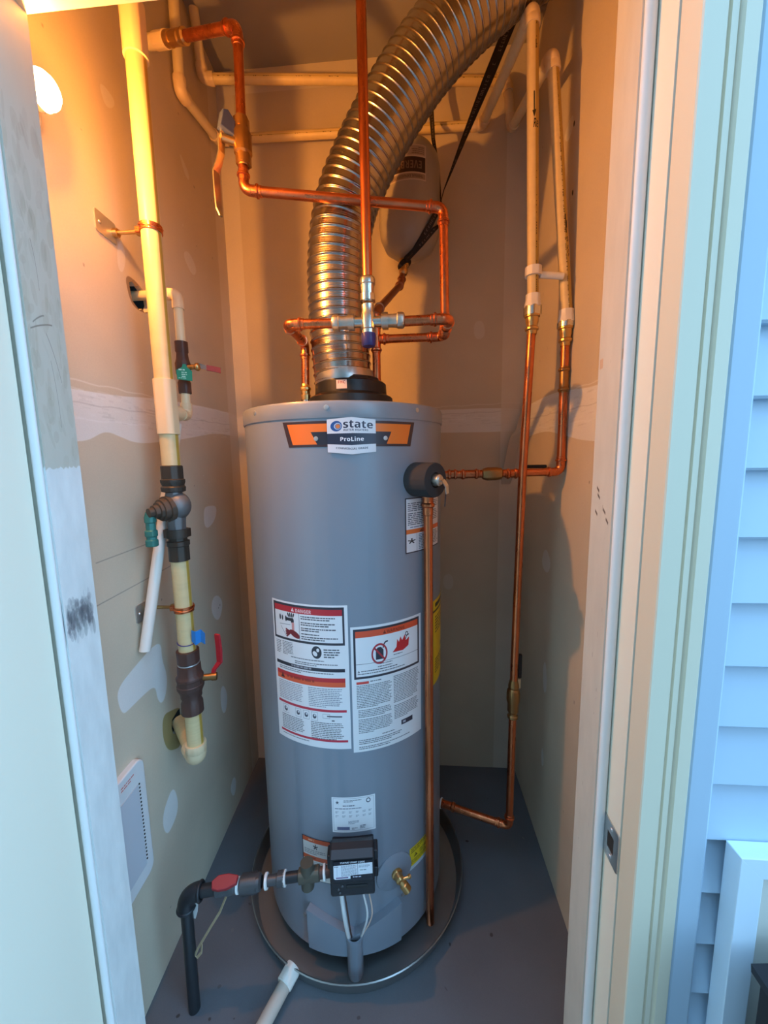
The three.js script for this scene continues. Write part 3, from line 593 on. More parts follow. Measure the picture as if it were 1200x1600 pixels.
  const stick = label(160, 128, (x, w, h) => { x.fillStyle = 'rgb(226,206,200)'; x.fillRect(0, 0, w, h); text(x, 'FHC', w / 2, 56, 62, 'rgb(150,60,66)', 'bold', 'center'); });
  { const g = []; const c = V(TX + 0.02, 0, TZ), n = 6, pos = [], uv = [], idx = []; for (let j = 0; j < 2; j++) for (let i = 0; i <= n; i++) { const a = (-13 + 16 * i / n) * Math.PI / 180, r = 0.1004; pos.push(c.x + r * Math.sin(a), 0.184 + 0.022 * j, c.z + r * Math.cos(a)); uv.push(i / n, j); } for (let i = 0; i < n; i++) idx.push(i, i + 1, n + 1 + i, i + 1, n + 2 + i, n + 1 + i); const q = new THREE.BufferGeometry(); q.setAttribute('position', new THREE.Float32BufferAttribute(pos, 3)); q.setAttribute('uv', new THREE.Float32BufferAttribute(uv, 2)); q.setIndex(idx); q.computeVertexNormals(); part(heater, 'sticker', q, stick, 'white sticker with red letters'); }
  for (const [x, z] of [[-0.3, -1.12], [-0.098, -1.12]]) part(heater, 'nipple', lathe([x, 0.125, z], [x, 1, z], [[0, 0.014], [0.02, 0.014], [0.024, 0.0125], [0.052, 0.0125]]), M.nickel);
  // gas control
  {
    const c = onTank(7.6, -0.965, TR), rot = new THREE.Matrix4().makeRotationY(7.6 * Math.PI / 180).setPosition(c);
    const prof = [[-0.01, 0.022], [0.008, 0.03], [0.034, 0.056], [0.046, 0.062], [0.06, 0.06], [0.072, 0.052], [0.074, -0.004], [0.07, -0.01], [0.07, -0.042], [0.064, -0.052], [-0.01, -0.06]];
    const g = extrude(prof, 0.096, 0.004).applyMatrix4(new THREE.Matrix4().makeBasis(V(0, 0, 1), V(0, 1, 0), V(-1, 0, 0)).setPosition(0.048, 0, 0));
    const ctl = part(heater, 'gas_control', g.applyMatrix4(rot), M.blackPlastic, 'black gas control box');
    const face = label(512, 300, (x, w, h) => {
      x.fillStyle = 'rgb(18,22,34)'; x.fillRect(0, 0, w, h); x.fillStyle = 'rgb(226,230,236)'; x.beginPath(); x.moveTo(0, 60); x.lineTo(w, 40); x.lineTo(w, 210); x.lineTo(220, 220); x.lineTo(220, 270); x.lineTo(20, 270); x.lineTo(0, 250); x.fill();
      text(x, 'STATUS LIGHT CODE', 250, 34, 34, 'rgb(236,240,246)', 'bold', 'center');
      fine(x, 12, 74, 78, 1, 18); x.fillStyle = 'rgb(150,156,170)'; x.fillRect(44, 80, 3, 150); fine(x, 100, 66, 210, 10, 17, 'rgba(90,96,112,0.6)'); x.fillStyle = 'rgb(120,126,140)'; x.fillRect(314, 50, 6, 170); fine(x, 332, 70, 160, 3, 15, 'rgba(90,96,112,0.6)'); fine(x, 345, 140, 140, 1, 24, 'rgba(90,110,110,0.7)');
      x.fillStyle = 'rgb(120,96,130)'; x.fillRect(30, 238, 160, 20); fine(x, 250, 236, 170, 1, 34, 'rgba(210,214,230,0.9)');
    }, 0.2);
    part(ctl, 'status_label', new THREE.PlaneGeometry(0.09, 0.05).rotateX(-0.036).translate(0.002, 0.025, 0.0785).applyMatrix4(rot), face, 'glossy status light label');
    for (const y of [0.04, -0.006]) part(ctl, 'clip', rbox(0.014, 0.026, 0.03, 0.003).translate(0.054, y, 0.045).applyMatrix4(rot), M.blackPlastic);
    part(ctl, 'clip', rbox(0.012, 0.036, 0.03, 0.003).translate(-0.053, 0.028, 0.045).applyMatrix4(rot), M.blackPlastic);
    part(ctl, 'slot', rbox(0.05, 0.008, 0.006, 0.002).translate(0.01, -0.022, 0.0735).applyMatrix4(rot), M.blackMatte);
    for (const [x, y] of [[-0.024, -0.02], [-0.033, -0.028], [-0.03, -0.038]]) part(ctl, 'button', new THREE.SphereGeometry(0.0035, 12, 8).translate(x, y, 0.0735).applyMatrix4(rot), M.oldIron);
  }
  // burner cover with its drooping lip, and the wire pocket
  {
    const a0 = -18.2, a1 = 32.6, mid = 7.2, n = 40, lip = (a) => { const t = Math.abs(a - mid) / (a - mid < 0 ? mid - a0 : a1 - mid); return -1.15 - 0.052 * Math.pow(1 - Math.min(1, t), 1.25); };
    const pos = [], idx = []; const rows = [[TR, lip], [TR + 0.019, lip], [TR + 0.015, () => -1.27], [TR, () => -1.275]];
    for (const [r, y] of rows) for (let i = 0; i <= n; i++) { const a = a0 + (a1 - a0) * i / n, p = onTank(a, y(a), r); pos.push(p.x, p.y, p.z); }
    for (let j = 0; j < 3; j++) for (let i = 0; i < n; i++) { const a = j * (n + 1) + i, b = a + n + 1; idx.push(a, b, a + 1, a + 1, b, b + 1); }
    for (const i of [0, n]) { const q = [0, 1, 2, 3].map((j) => j * (n + 1) + i); idx.push(q[0], q[1], q[2], q[0], q[2], q[3]); idx.push(q[0], q[2], q[1], q[0], q[3], q[2]); }
    const g = new THREE.BufferGeometry(); g.setAttribute('position', new THREE.Float32BufferAttribute(pos, 3)); g.setAttribute('uv', new THREE.Float32BufferAttribute(pos.filter((_, i) => i % 3 < 2), 2)); g.setIndex(idx); const h = g.toNonIndexed(); h.computeVertexNormals();
    const cover = part(heater, 'burner_cover', h, M.tank);
    const c0 = onTank(7.2, -1.204, TR + 0.012), c1 = onTank(7.2, -1.318, TR + 0.012);
    part(cover, 'wire_pocket', lathe(c1, c0, [[-0.018, 0], [-0.016, 0.01], [-0.008, 0.019], [0, 0.0205], [0.1, 0.0205], [0.106, 0.022], [0.114, 0.022], [0.114, 0.018], [0.05, 0.018], [0.05, 0]], 28), M.tank);
    part(cover, 'pocket_mouth', rod(toward(c0, c1, 0.012), toward(c0, c1, 0.014), 0.0182), M.dark);
    for (const [a, y] of [[36, -1.155], [-22.3, -1.2]]) part(cover, 'screw', lathe(onTank(a, y, TR), onTank(a, y, 1), [[0, 0.006], [0.002, 0.006], [0.003, 0]], 14), M.zinc);
    const top = (dx, dy = 0) => onTank(7.6 + dx, -1.018 + dy, TR + 0.05), low = (dx) => onTank(7.2 + dx, -1.235, TR + 0.006);
    const wire = (a, b, sag, r, m, nm) => part(heater, nm, new THREE.TubeGeometry(new THREE.CatmullRomCurve3([a, a.clone().lerp(b, 0.35).add(V(sag, -0.005, 0.012)), a.clone().lerp(b, 0.75).add(V(sag * 0.5, 0, 0.01)), b]), 20, r, 8), m);
    wire(top(-5.5), low(-2.6), 0.002, 0.0052, M.wire, 'wire_sleeve'); wire(top(3.5), low(2.4), 0.018, 0.0026, M.wire, 'wire'); wire(top(6), low(1.6), 0.022, 0.0018, std([0.7, 0.5, 0.4], 0.5), 'wire'); wire(top(-4.2), low(-1.2), 0.004, 0.002, M.bronze, 'wire');
  }
  // drain tap
  {
    const p = (r) => onTank(31.5, -1.075, TR + r), q = p(0.018), f = onTank(35, -1.108, TR + 0.034);
    part(heater, 'escutcheon', lathe(onTank(30.5, -1.07, TR - 0.002), onTank(30.5, -1.07, 1), [[0, 0.052], [0.003, 0.051], [0.005, 0.046], [0.005, 0]], 40), M.tank);
    const tap = part(heater, 'drain_tap', [lathe(p(0), p(1), [[0, 0.015], [0.008, 0.015], [0.01, 0.0115], [0.024, 0.0115], [0.028, 0.007], [0.028, 0]]), lathe(q, f, [[-0.004, 0.0095], [0.016, 0.0095], [0.018, 0.0115], [0.036, 0.0115], [0.036, 0.008], [0.026, 0.008], [0.026, 0]])], M.brass, 'brass drain tap');
    part(tap, 'tap_lever', [rod(p(0.022), onTank(35.5, -1.07, TR + 0.03), 0.0035), lathe(onTank(35, -1.071, TR + 0.029), onTank(40, -1.066, TR + 0.034), [[0, 0.0035], [0.004, 0.006], [0.009, 0.005], [0.01, 0]])], M.brass);
  }
}

// ------------------------------------------------------------------ drain pan and its drain
{
  const t = thing('drain_pan', 'round shallow galvanised drain pan under the water heater', 'pan');
  part(t, 'pan', lathe([TX + 0.004, FLOOR, TZ - 0.004], [TX, 1, TZ], [[0.0008, 0], [0, 0.318], [0.004, 0.322], [0.05, 0.335], [0.053, 0.3385], [0.0555, 0.3365], [0.053, 0.333], [0.048, 0.3325], [0.006, 0.319], [0.003, 0]], 96), M.zincPan = std([0.42, 0.42, 0.41], 0.36, 0.9));
  part(t, 'base_ring', lathe([TX, FLOOR + 0.004, TZ], [TX, 1, TZ], [[0, 0.235], [0.03, 0.235], [0.03, 0.2]], 64), M.oldIron);
  const d = thing('drain_pipe', 'dirty white drain pipe leaving the front of the pan along the floor', 'pipe');
  part(d, 'adapter', lathe([-0.318, -1.298, -0.822], [-0.331, -1.303, -0.795], [[-0.006, 0.02], [0.0, 0.021], [0.03, 0.021], [0.032, 0.019], [0.032, 0]]), M.pvcWhite);
  part(d, 'pipe', rod([-0.324, -1.302, -0.806], [-0.385, -1.318, -0.665], 0.0165), M.pvcDirty);
}
// ------------------------------------------------------------------ flexible flue duct
{
  const t = thing('flexible_duct', 'shiny ribbed flexible metal duct curving up from the heater top to the ceiling', 'duct');
  const curve = new THREE.CatmullRomCurve3([[TX + 0.0, 0.218, -1.12], [-0.197, 0.30, -1.12], [-0.2, 0.42, -1.12], [-0.196, 0.54, -1.12], [-0.172, 0.665, -1.12], [-0.116, 0.78, -1.12], [-0.048, 0.885, -1.12], [0.022, 0.974, -1.12], [0.098, 1.05, -1.12], [0.18, 1.115, -1.12], [0.28, 1.185, -1.125], [0.36, 1.215, -1.125], [0.428, 1.22, -1.125]].map(A));
  const len = curve.getLength(), per = 14, ribs = Math.round(len / 0.0213), N = ribs * per, S = 56, pos = [], idx = [], uv = [];
  const fr = curve.computeFrenetFrames(N, false);
  for (let i = 0; i <= N; i++) {
    const c = curve.getPointAt(i / N), ph = (i % per) / per;
    const r = 0.0785 + (i / N) * 0.004 + (ph < 0.05 || ph > 0.95 ? 0.0032 : ph < 0.12 || ph > 0.88 ? 0.002 : ph < 0.2 || ph > 0.8 ? 0.0002 : 0.0001 * Math.sin(ph * 25));
    for (let k = 0; k <= S; k++) {
      const a = k / S * Math.PI * 2, tilt = 0; const v = fr.normals[i].clone().multiplyScalar(Math.cos(a)).addScaledVector(fr.binormals[i], Math.sin(a)).multiplyScalar(r * (1 + 0.004 * nz(i / 40, k / 9)));
      pos.push(c.x + v.x, c.y + v.y, c.z + v.z); uv.push(k / S, i / per);
    }
  }
  for (let i = 0; i < N; i++) for (let k = 0; k < S; k++) { const a = i * (S + 1) + k, b = a + S + 1; idx.push(a, b, a + 1, a + 1, b, b + 1); }
  const g = new THREE.BufferGeometry(); g.setAttribute('position', new THREE.Float32BufferAttribute(pos, 3)); g.setAttribute('uv', new THREE.Float32BufferAttribute(uv, 2)); g.setIndex(idx); g.computeVertexNormals();
  part(t, 'ribbed_sleeve', g, std([0.40, 0.37, 0.34], 0.24, 1, { side: THREE.DoubleSide }));
  part(t, 'tape_band', lathe([TX + 0.004, 0.205, -1.12], [TX + 0.004, 1, -1.12], [[0, 0.081], [0.004, 0.083], [0.024, 0.0825], [0.038, 0.081]], 48), M.steel, 'crumpled foil band');
}
// ------------------------------------------------------------------ copper around the mixing valve
const brassNut = (t, a, b, r) => part(t, 'nut', hexNut(a, b, r), M.nickelSatin);
{
  const t = thing('mixing_valve', 'nickel mixing valve with a dark blue cap where three copper pipes meet', 'valve');
  const x = -0.1, y = 0.315, z = -0.94;
  part(t, 'body', [lathe([x, y - 0.03, z], [x, 1, z], [[0, 0], [0, 0.0145], [0.012, 0.0145], [0.014, 0.0165], [0.044, 0.0165], [0.05, 0.014], [0.066, 0.014], [0.066, 0.0]]), rod([x - 0.03, y, z], [x + 0.03, y, z], 0.012)], M.nickel);
  part(t, 'cap', lathe([x, y - 0.026, z], [x, -1, z], [[0, 0], [0, 0.0165], [0.003, 0.0172], [0.024, 0.0165], [0.028, 0.014], [0.028, 0]], 40), M.blueCap, 'dark blue adjusting cap');
  for (const d of [[-1, 0], [1, 0], [0, 1]]) {
    const q = (k) => V(x + d[0] * k, y + d[1] * (k + (d[1] ? 0.012 : 0)), z);
    const u = part(t, 'union', [lathe(q(0.03), q(1), [[0, 0.0125], [0.012, 0.0125], [0.012, 0.0145], [0.03, 0.0145], [0.036, 0.0155], [0.038, 0.0178], [0.048, 0.0178], [0.052, 0.016], [0.054, 0.0112]])], d[1] ? M.nickel : M.nickelSatin);
    part(u, 'nut', hexNut(q(0.032), q(0.046), 0.019), d[1] ? M.nickel : M.nickelSatin);
  }
  const p = thing('copper_pipe', 'vertical copper pipe dropping from the ceiling onto the mixing valve in front of the duct', 'pipe');
  part(p, 'pipe', rod([x, 0.41, z], [x - 0.003, CEIL, z], C34, C34, 28), M.copper);

  const h = thing('hot_water_pipe', 'copper pipe from the left heater nipple to the left of the mixing valve', 'pipe');
  run(h, [[-0.301, 0.20, -1.12], [-0.297, 0.325, -1.12], [-0.291, 0.317, -0.94], [-0.183, 0.315, -0.94]], C34);
  part(h, 'adapter', lathe([-0.301, 0.172, -1.12], [-0.3, 1, -1.12], [[0, 0.0135], [0.014, 0.0145], [0.016, 0.0125], [0.024, 0.0125], [0.028, 0.0155], [0.034, 0.0155], [0.038, 0.0122], [0.044, 0.0112]]), M.brass);

  const c = thing('cold_water_pipe', 'copper pipe from the right heater nipple looping right to the mixing valve', 'pipe');
  run(c, [[-0.098, 0.20, -1.12], [-0.098, 0.392, -1.12]], C34);
  part(c, 'tee', [sleeve([-0.098, 0.292, -1.12], [-0.098, 0.37, -1.12], C34), collar([-0.09, 0.329, -1.12], [-0.062, 0.329, -1.12], C34)], M.copper);
  run(c, [[-0.07, 0.329, -1.12], [0.083, 0.329, -1.12], [0.084, 0.314, -0.94], [-0.016, 0.313, -0.94]], C34);
  part(c, 'tee', [sleeve([0.083, 0.324, -1.085], [0.083, 0.319, -1.015], C34), collar([0.083, 0.328, -1.05], [0.083, 0.364, -1.05], C34)], M.copper);
  part(c, 'adapter', lathe([-0.098, 0.172, -1.12], [-0.098, 1, -1.12], [[0, 0.0135], [0.014, 0.0145], [0.016, 0.0125], [0.024, 0.0125], [0.028, 0.0155], [0.034, 0.0155], [0.038, 0.0122], [0.044, 0.0112]]), M.brass);
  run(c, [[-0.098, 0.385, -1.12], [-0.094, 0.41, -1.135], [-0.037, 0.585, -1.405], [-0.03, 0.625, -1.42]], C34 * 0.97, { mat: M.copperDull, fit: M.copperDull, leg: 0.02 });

  const s = thing('supply_branch_pipe', 'copper pipe from the left wall crossing in front of the duct to its right', 'pipe');
  const e1 = [-0.392, 0.985, -1.0];
  run(s, [[-0.56, 1.043, -1.07], e1, [-0.398, 0.645, -1.0], [0.078, 0.608, -1.05], [0.083, 0.355, -1.05]], C34);
  part(s, 'wall_stub', rod([-0.688, 1.092, -1.125], [-0.64, 1.073, -1.105], 0.0162), M.cpvc);
  part(s, 'coupling', lathe([-0.652, 1.078, -1.11], [-0.4, 0.985, -1.003], [[0, 0.0155], [0.001, 0.018], [0.044, 0.018], [0.045, 0.015]]), M.cpvcFit);
  part(s, 'union', lathe([-0.612, 1.063, -1.093], [-0.4, 0.985, -1.003], [[0, 0.0165], [0.014, 0.0165], [0.015, 0.0135], [0.024, 0.0135], [0.026, 0.0155], [0.05, 0.0155], [0.054, 0.0125], [0.06, 0.0125], [0.063, 0.0162], [0.07, 0.0162], [0.074, 0.0115]]), M.brass);
}
{
  const t = thing('ball_valve', 'brass ball valve with a bent bare steel lever on the upper copper pipe', 'valve');
  const x = -0.395, z = -1.0;
  part(t, 'body', [lathe([x, 0.695, z], [x, 1, z], [[0, 0.0125], [0.01, 0.0155], [0.024, 0.0155], [0.028, 0.0205], [0.068, 0.0215], [0.078, 0.0165], [0.1, 0.0165], [0.105, 0.0125]]), hexNut([x, 0.698, z], [x, 0.722, z], 0.018), hexNut([x, 0.775, z], [x, 0.797, z], 0.018)], M.brassDull);
  part(t, 'stem', [rod([x - 0.01, 0.742, z + 0.008], [x - 0.036, 0.744, z + 0.02], 0.0085), hexNut([x - 0.03, 0.744, z + 0.017], [x - 0.04, 0.744, z + 0.022], 0.0095)], M.brass);
  const lever = part(t, 'lever', ribbon([[x - 0.03, 0.765, z + 0.02], [x - 0.042, 0.742, z + 0.02], [x - 0.044, 0.715, z + 0.02], [x - 0.052, 0.692, z + 0.02], [x - 0.06, 0.676, z + 0.02], [x - 0.06, 0.63, z + 0.02], [x - 0.059, 0.594, z + 0.02], [x - 0.055, 0.58, z + 0.02]], Array(8).fill([0.28, 0, -0.96]), [0.02, 0.02, 0.018, 0.018, 0.02, 0.02, 0.018, 0.009], 0.0034), M.steel, 'bent bare steel lever');
  part(lever, 'grip', extrude([[-0.014, -0.004], [0.016, -0.008], [0.019, 0.02], [0.004, 0.034], [-0.006, 0.03]], 0.016, 0.002).rotateY(0.9).translate(x - 0.036, 0.762, z + 0.018), M.blueHandle, 'dark blue plastic end');
}
// ------------------------------------------------------------------ expansion tank and strap
{
  const t = thing('expansion_tank', 'small brownish grey expansion tank with a white label hanging behind the duct', 'tank');
  const x = -0.006, z = -1.42;
  part(t, 'shell', lathe([x, 0.665, z], [x, 2, z], [[0, 0], [0.001, 0.02], [0.012, 0.05], [0.034, 0.08], [0.07, 0.0965], [0.1, 0.1], [0.104, 0.1015], [0.108, 0.1], [0.27, 0.1], [0.3, 0.094], [0.325, 0.078], [0.342, 0.05], [0.349, 0.02], [0.35, 0]], 64), M.exTank);
  const lab = canvas(512, 300, (x2, w, h) => {
    x2.fillStyle = 'rgb(196,180,164)'; x2.fillRect(0, 0, w, h);
    x2.save(); x2.translate(w, h); x2.rotate(Math.PI); // printed the other way up
    x2.fillStyle = 'rgb(150,132,116)'; x2.fillRect(10, 10, w - 20, 46); text(x2, 'THERMAL EXPANSION TANK', w / 2, 46, 34, 'rgb(96,78,62)', 'bold', 'center', 0.95);
    x2.fillStyle = 'rgb(58,36,22)'; x2.fillRect(8, 68, w - 16, 128); text(x2, 'EVERBILT', w / 2, 164, 92, 'rgb(120,96,80)', 'bold', 'center', 1.0);
    x2.fillStyle = 'rgb(168,150,134)'; x2.fillRect(10, 210, w - 20, 80); fine(x2, 30, 222, 160, 4, 16, 'rgba(110,92,76,0.8)'); x2.fillStyle = 'rgb(190,172,156)'; x2.beginPath(); x2.arc(300, 250, 28, 0, 7); x2.fill(); fine(x2, 350, 222, 140, 4, 16, 'rgba(110,92,76,0.8)');
    x2.restore();
  });
  const g = new THREE.CylinderGeometry(0.1006, 0.1006, 0.098, 30, 1, true, -0.72, 1.26).translate(x, 0.898, z);
  part(t, 'label', g, std([1, 1, 1], 0.5, 0, { map: lab, side: THREE.DoubleSide }));
  part(t, 'nipple', lathe([-0.024, 0.672, -1.42], [-0.031, 0.6, -1.42], [[0, 0.016], [0.01, 0.017], [0.022, 0.0165], [0.024, 0.0135], [0.034, 0.0135], [0.036, 0.0155], [0.044, 0.0155], [0.05, 0.012]]), M.brass);

  const st = thing('hanging_strap', 'black printed webbing strap slung from the ceiling under the expansion tank', 'strap');
  const web = canvas(64, 1024, (x2, w, h) => { x2.fillStyle = 'rgb(34,26,24)'; x2.fillRect(0, 0, w, h); x2.fillStyle = 'rgb(124,112,108)'; for (let y = 4; y < h; y += 15 + rnd() * 5) { if (rnd() < 0.18) { y += 30; continue; } x2.save(); x2.translate(w / 2, y); x2.rotate(Math.PI / 2); x2.font = 'bold 20px sans-serif'; x2.fillRect(0, -9, 3, 18); if (rnd() < 0.6) x2.fillRect(0, -9, 9, 3); if (rnd() < 0.6) x2.fillRect(0, 6, 9, 3); if (rnd() < 0.4) x2.fillRect(8, -9, 3, 18); x2.restore(); } }, { wrap: true });
  const M_web = std([1, 1, 1], 0.75, 0, { map: web }); web.repeat.set(1, 1.7);
  part(st, 'strap_run', ribbon([[0.345, CEIL, -1.40], [0.32, 1.335, -1.375], [0.235, 1.15, -1.385], [0.16, 0.985, -1.393], [0.105, 0.86, -1.398], [0.097, 0.83, -1.396], [0.088, 0.79, -1.362], [0.066, 0.74, -1.336], [0.03, 0.69, -1.35], [-0.016, 0.655, -1.392]], [[1, -0.45, 0.1], [1, -0.45, 0.1], [0.95, -0.45, 0.25], [0.6, -0.3, 0.7], [0.25, -0.1, 1], [0.1, 0, 1], [-0.5, 0.4, 0.8], [-0.6, 0.55, 0.5], [-0.6, 0.6, 0.4], [0.2, 0.2, 1]], [0.034, 0.034, 0.032, 0.024, 0.009, 0.008, 0.018, 0.02, 0.02, 0.022], 0.0018), M_web);
  part(st, 'strap_run', ribbon([[0.066, CEIL, -1.49], [0.066, 1.19, -1.475], [0.074, 1.05, -1.45], [0.092, 0.93, -1.43], [0.0975, 0.85, -1.425], [0.104, 0.8, -1.42], [0.102, 0.765, -1.40], [0.072, 0.722, -1.352], [0.034, 0.684, -1.352], [-0.02, 0.655, -1.392]], [[1, 0, 0.4], [1, 0, 0.4], [0.9, 0, 0.5], [0.4, 0, 0.9], [0.2, 0, 1], [0.2, 0, 1], [0.3, 0.1, 1], [-0.6, 0.55, 0.5], [-0.6, 0.6, 0.5], [-0.5, 0.6, 0.5]], [0.02, 0.018, 0.013, 0.01, 0.008, 0.008, 0.01, 0.014, 0.016, 0.02], 0.0018), M_web);
  part(st, 'knot', new THREE.TorusGeometry(0.017, 0.008, 10, 24).rotateX(1.45).rotateZ(0.5).translate(-0.024, 0.655, -1.42), M_web);
}
// ------------------------------------------------------------------ left supply stack
const SX = -0.575, SZ = -0.9;
{
  const t = thing('main_supply_pipe', 'thick cream plastic supply pipe running down the left wall from ceiling to elbow', 'pipe');
  const seg = (y0, y1, m = M_supply) => part(t, 'pipe', rod([SX, y0, SZ], [SX, y1, SZ], C15, C15, 32), m);
  part(t, 'pipe', rod([SX, 0.8, SZ], [SX, CEIL, SZ], C15, C15, 32), M_supply); seg(-0.02, 0.8);
  part(t, 'coupling', lathe([SX, 0.845, SZ], [SX, 2, SZ], [[0, C15], [0.001, C15 * 1.17], [0.1, C15 * 1.17], [0.101, C15]], 32), M.cpvcFit);
  part(t, 'tee', [lathe([SX, 0.068, SZ], [SX, 2, SZ], [[0, C15], [0.001, C15 * 1.17], [0.125, C15 * 1.17], [0.126, C15]], 32), rod([SX, 0.122, SZ], [SX - 0.002, 0.122, SZ - 0.05], 0.0185)], M.cpvcFit);
  seg(-0.47, -0.17); seg(-0.735, -0.6);
  part(t, 'coupling', lathe([SX, -0.052, SZ], [SX, 1, SZ], [[0, C15 * 0.9], [0.0, 0.024], [0.008, 0.027], [0.014, 0.027], [0.016, 0.024], [0.046, 0.024], [0.048, 0.021]], 32), M.bronzeDark);
  part(t, 'coupling', lathe([SX, -0.19, SZ], [SX, -1, SZ], [[-0.02, 0.018], [-0.02, 0.021], [-0.004, 0.021], [-0.002, 0.026], [0.008, 0.026], [0.01, 0.0235], [0.046, 0.0235], [0.047, 0.02]], 32), M.bronzeDark);
  // lower elbow back to the wall
  run(t, [[SX, -0.72, SZ], [SX, -0.772, SZ], [-0.672, -0.73, -0.985]], C15, { style: 'cpvc', mat: M_supply, fit: M.cpvcFit, leg: 0.034, sock: 0.02 });
}
{
  const t = thing('pressure_regulator', 'corroded metal pressure regulator with a round brown bonnet on the thick supply pipe', 'regulator');
  const y = -0.105;
  const body = part(t, 'body', [lathe([SX, -0.17, SZ], [SX, 1, SZ], [[0, 0.017], [0.004, 0.02], [0.03, 0.021], [0.06, 0.024], [0.085, 0.022], [0.1, 0.0185], [0.118, 0.0185]], 32), new THREE.SphereGeometry(0.029, 24, 16).scale(1, 1.15, 1).translate(SX + 0.008, y + 0.004, SZ)], std([0.2, 0.2, 0.2], 0.55, 0.6));
  part(t, 'union_nut', lathe([SX, -0.068, SZ], [SX, 1, SZ], [[0, 0.02], [0.002, 0.0265], [0.012, 0.0275], [0.016, 0.024], [0.02, 0.02]], 32), M.bronzeDark);
  part(t, 'union_nut', [hexNut([SX, -0.178, SZ], [SX, -0.158, SZ], 0.03)], M.bronzeDark);
  const d = V(-0.45, -0.1, 0.88).normalize(), p = (k) => V(SX, y, SZ).addScaledVector(d, k);
  part(t, 'bonnet', lathe(p(0.01), p(1), [[0, 0.028], [0.002, 0.031], [0.014, 0.031], [0.0145, 0.0265], [0.026, 0.026], [0.0265, 0.021], [0.033, 0.0205], [0.0335, 0.0155], [0.043, 0.015], [0.0435, 0.0105], [0.054, 0.0105], [0.055, 0.006], [0.055, 0]], 36), std([0.10, 0.075, 0.055], 0.5, 0.3), 'round brown bonnet');
  const g = thing('hose_bibb', 'corroded green drain cock hanging from the regulator above the white tube', 'valve');
  const q = p(0.05).add(V(-0.012, -0.012, 0.0));
  part(g, 'body', lathe(q, q.clone().add(V(-0.01, -1, 0.01)), [[-0.012, 0], [-0.012, 0.009], [0, 0.0125], [0.012, 0.0125], [0.014, 0.0105], [0.03, 0.0105], [0.033, 0.0135], [0.044, 0.0135], [0.047, 0.011], [0.052, 0.011], [0.055, 0.0135], [0.068, 0.0135], [0.07, 0.01]], 28), M.green);
  const w = thing('drain_tube', 'white plastic tube leaning behind the thick supply pipe against the left wall', 'tube');
  part(w, 'tube', rod([-0.648, -0.447, -0.845], [-0.598, 0.1, -0.972], 0.0125, 0.0135), M.pvcWhite);
}
function lever(t, base, dir, pts, m) { part(t, 'stem', [rod(base, toward(A(base), A(base).add(A(dir)), 0.04), 0.0085), hexNut(toward(A(base), A(base).add(A(dir)), 0.03), toward(A(base), A(base).add(A(dir)), 0.042), 0.0105)], M.brassDull); }
{
  const t = thing('ball_valve', 'large bronze ball valve with an upright red lever low on the supply pipe', 'valve');
  const y = -0.552;
  part(t, 'body', lathe([SX, -0.64, SZ], [SX, 1, SZ], [[0, 0.02], [0.0005, 0.0268], [0.028, 0.0262], [0.034, 0.0235], [0.043, 0.0225], [0.044, 0.0255], [0.054, 0.0258], [0.066, 0.0305], [0.07, 0.0325], [0.078, 0.0325], [0.08, 0.031], [0.092, 0.031], [0.094, 0.0325], [0.1, 0.0325], [0.106, 0.0285], [0.131, 0.0275], [0.132, 0.0225], [0.138, 0.0225], [0.1385, 0.0262], [0.17, 0.0268], [0.171, 0.02]], 36), M.bronze);
  part(t, 'seal_ring', ring([SX, -0.506, SZ], [0, 1, 0], 0.0235, 0.0025), M.zinc);
  lever(t, [SX + 0.02, y, SZ - 0.01], [1, 0, -0.25], null);
  part(t, 'red_lever', ribbon([[SX + 0.05, y + 0.002, SZ - 0.02], [SX + 0.054, y + 0.018, SZ - 0.022], [SX + 0.068, y + 0.036, SZ - 0.026], [SX + 0.069, y + 0.07, SZ - 0.026], [SX + 0.067, y + 0.112, SZ - 0.026]], Array(5).fill([0.93, 0, 0.36]), [0.009, 0.01, 0.015, 0.017, 0.015], 0.006), M.red, 'red coated lever');
  const b = thing('blue_tag', 'small crumpled blue tag tied to the thick supply pipe above its lower valve', 'tag');
  part(b, 'tag', ribbon([[SX + 0.024, -0.425, SZ + 0.016], [SX + 0.036, -0.43, SZ + 0.02], [SX + 0.048, -0.424, SZ + 0.016], [SX + 0.06, -0.43, SZ + 0.02]], Array(4).fill([0.1, 1, 0.1]), [0.03, 0.038, 0.034, 0.03], 0.0015), M.blueTag);
  part(b, 'tie', ring([SX, -0.448, SZ], [0.12, 1, 0.1], 0.0215, 0.0014), std([0.06, 0.05, 0.2], 0.5));
}
